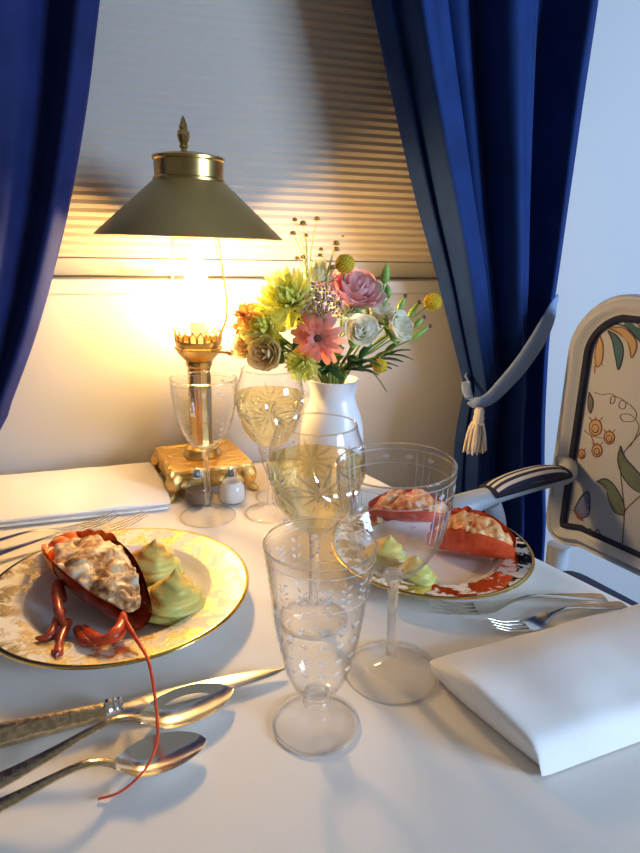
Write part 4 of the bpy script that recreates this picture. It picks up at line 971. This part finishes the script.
for s in (-1, 1):
    yA = abs(aw.y)*s; yT = abs(atip.y)*s; za = aw.z; ztp = atip.z; xt = min(.06, atip.x)
    g1 = [(XB+.012, s*.258, za+.012), (XB+.06, lerp(yA, yT, .2), za+.004), (lerp(XB, xt, .45), lerp(yA, yT, .5), lerp(za, ztp, .5)+.006), (lerp(XB, xt, .75), lerp(yA, yT, .8), ztp+.006), (xt-.01, yT, ztp), (xt+.015, yT+s*.004, ztp-.006), (xt+.014, yT+s*.004, ztp-.022), (xt-.004, yT, ztp-.026)]
    ar = MB().tube(spline(g1, 6), [.017, .015, .0155, .017, .021, .020, .014, .008], 14, flat=.8).build('armrest', M['chairwood'], chair)
    MB().tube(spline([(xt-.06, yT-s*.002, ztp-.006), (xt-.085, yT, ztp-.06), (xt-.06, yT, ztp-.13), (xt-.01, s*.27, SZ-.02), (xt-.01, s*.262, .42)], 6), [.015, .013, .013, .017, .019], 12).build('arm_support', M['chairwood'], chair)
    P3 = spline(g1[1:5], 8); L0 = len(P3); m = MB(); vs = []; nw = 14; i0 = 2; i1 = L0-6
    sel = P3[i0:i1]; nn = len(sel)
    for i, p in enumerate(sel):
        t = i/(nn-1); e = max(.0, math.sin(PI*min(.985, max(.015, t))))**.35; dd_ = (sel[min(i+1, nn-1)]-sel[max(i-1, 0)]).normalized(); sd = dd_.cross(Vector((0, 0, 1))).normalized()
        for j in range(nw+1):
            a = PI*j/nw; vs.append(p+sd*math.cos(a)*.025*(.6+.4*e)+Vector((0, 0, .006+math.sin(a)*.022*e)))
    fs = [(i*(nw+1)+j, i*(nw+1)+j+1, (i+1)*(nw+1)+j+1, (i+1)*(nw+1)+j) for i in range(nn-1) for j in range(nw)]
    fs += [tuple((i)*(nw+1) for i in range(nn))+tuple(i*(nw+1)+nw for i in range(nn-1, -1, -1))]
    # local stripes run along the arm
    c0 = sel[nn//2].copy(); ang_ = math.atan2((sel[-1]-sel[0]).y, (sel[-1]-sel[0]).x)
    Mi = (Matrix.Translation(c0) @ Matrix.Rotation(ang_, 4, 'Z')).inverted(); m.add(vs, fs, 0, Mi)
    pd = m.build('arm_pad', M['stripe'], ar, loc=c0, rot=(0, 0, ang_), ang=60); tag(pd, 'navy and white striped arm pad')
    m = MB(); q = [Vector(vs[i*(nw+1)+1]) for i in range(nn)]+[Vector(vs[(nn-1)*(nw+1)+j]) for j in range(2, nw-1)]+[Vector(vs[i*(nw+1)+nw-1]) for i in range(nn-1, -1, -1)]+[Vector(vs[j]) for j in range(nw-2, 1, -1)]
    m.tube(q+[q[0]], .0042, 7, cap=False); m.build('pad_piping', M['navy'], ar)

# ------------------------------------------------------------------ light
W = bpy.data.worlds.new('world'); S.world = W; W.use_nodes = True; nt = W.node_tree; nt.nodes.clear()
wo_ = nt.nodes.new('ShaderNodeOutputWorld'); bg = nt.nodes.new('ShaderNodeBackground'); tc_ = nt.nodes.new('ShaderNodeTexCoord'); sp_ = nt.nodes.new('ShaderNodeSeparateXYZ'); rp_ = nt.nodes.new('ShaderNodeValToRGB'); mr_ = nt.nodes.new('ShaderNodeMath')
mr_.operation = 'MULTIPLY_ADD'; mr_.inputs[1].default_value = .5; mr_.inputs[2].default_value = .5
nt.links.new(tc_.outputs['Generated'], sp_.inputs[0]); nt.links.new(sp_.outputs['Z'], mr_.inputs[0]); nt.links.new(mr_.outputs[0], rp_.inputs[0]); nt.links.new(rp_.outputs[0], bg.inputs[0]); nt.links.new(bg.outputs[0], wo_.inputs[0])
e = rp_.color_ramp.elements; e[0].position = .35; e[0].color = (.10, .10, .11, 1); e[1].position = .75; e[1].color = (.68, .68, .69, 1)
bg.inputs[1].default_value = .25
def area(name, loc, target, sx, sy, energy, col):
    l = bpy.data.lights.new(name, 'AREA'); l.shape = 'RECTANGLE'; l.size = sx; l.size_y = sy; l.energy = energy; l.color = col
    o = bpy.data.objects.new(name, l); COL.objects.link(o); o.location = loc; o.rotation_euler = (Vector(target)-Vector(loc)).to_track_quat('-Z', 'Y').to_euler(); return o
area('daylight_window', (2.1, -1.15, 1.42), (.7, 1.0, 1.22), .9, .8, 98, (.46, .67, 1.0))
S.view_settings.view_transform = 'Standard'; S.view_settings.look = 'None'; S.view_settings.gamma = 1.0; S.view_settings.use_curve_mapping = False
S.view_settings.exposure = 0.0
S.cycles.max_bounces = 14; S.cycles.transparent_max_bounces = 40; S.cycles.transmission_bounces = 12; S.cycles.glossy_bounces = 6; S.cycles.sample_clamp_indirect = 6
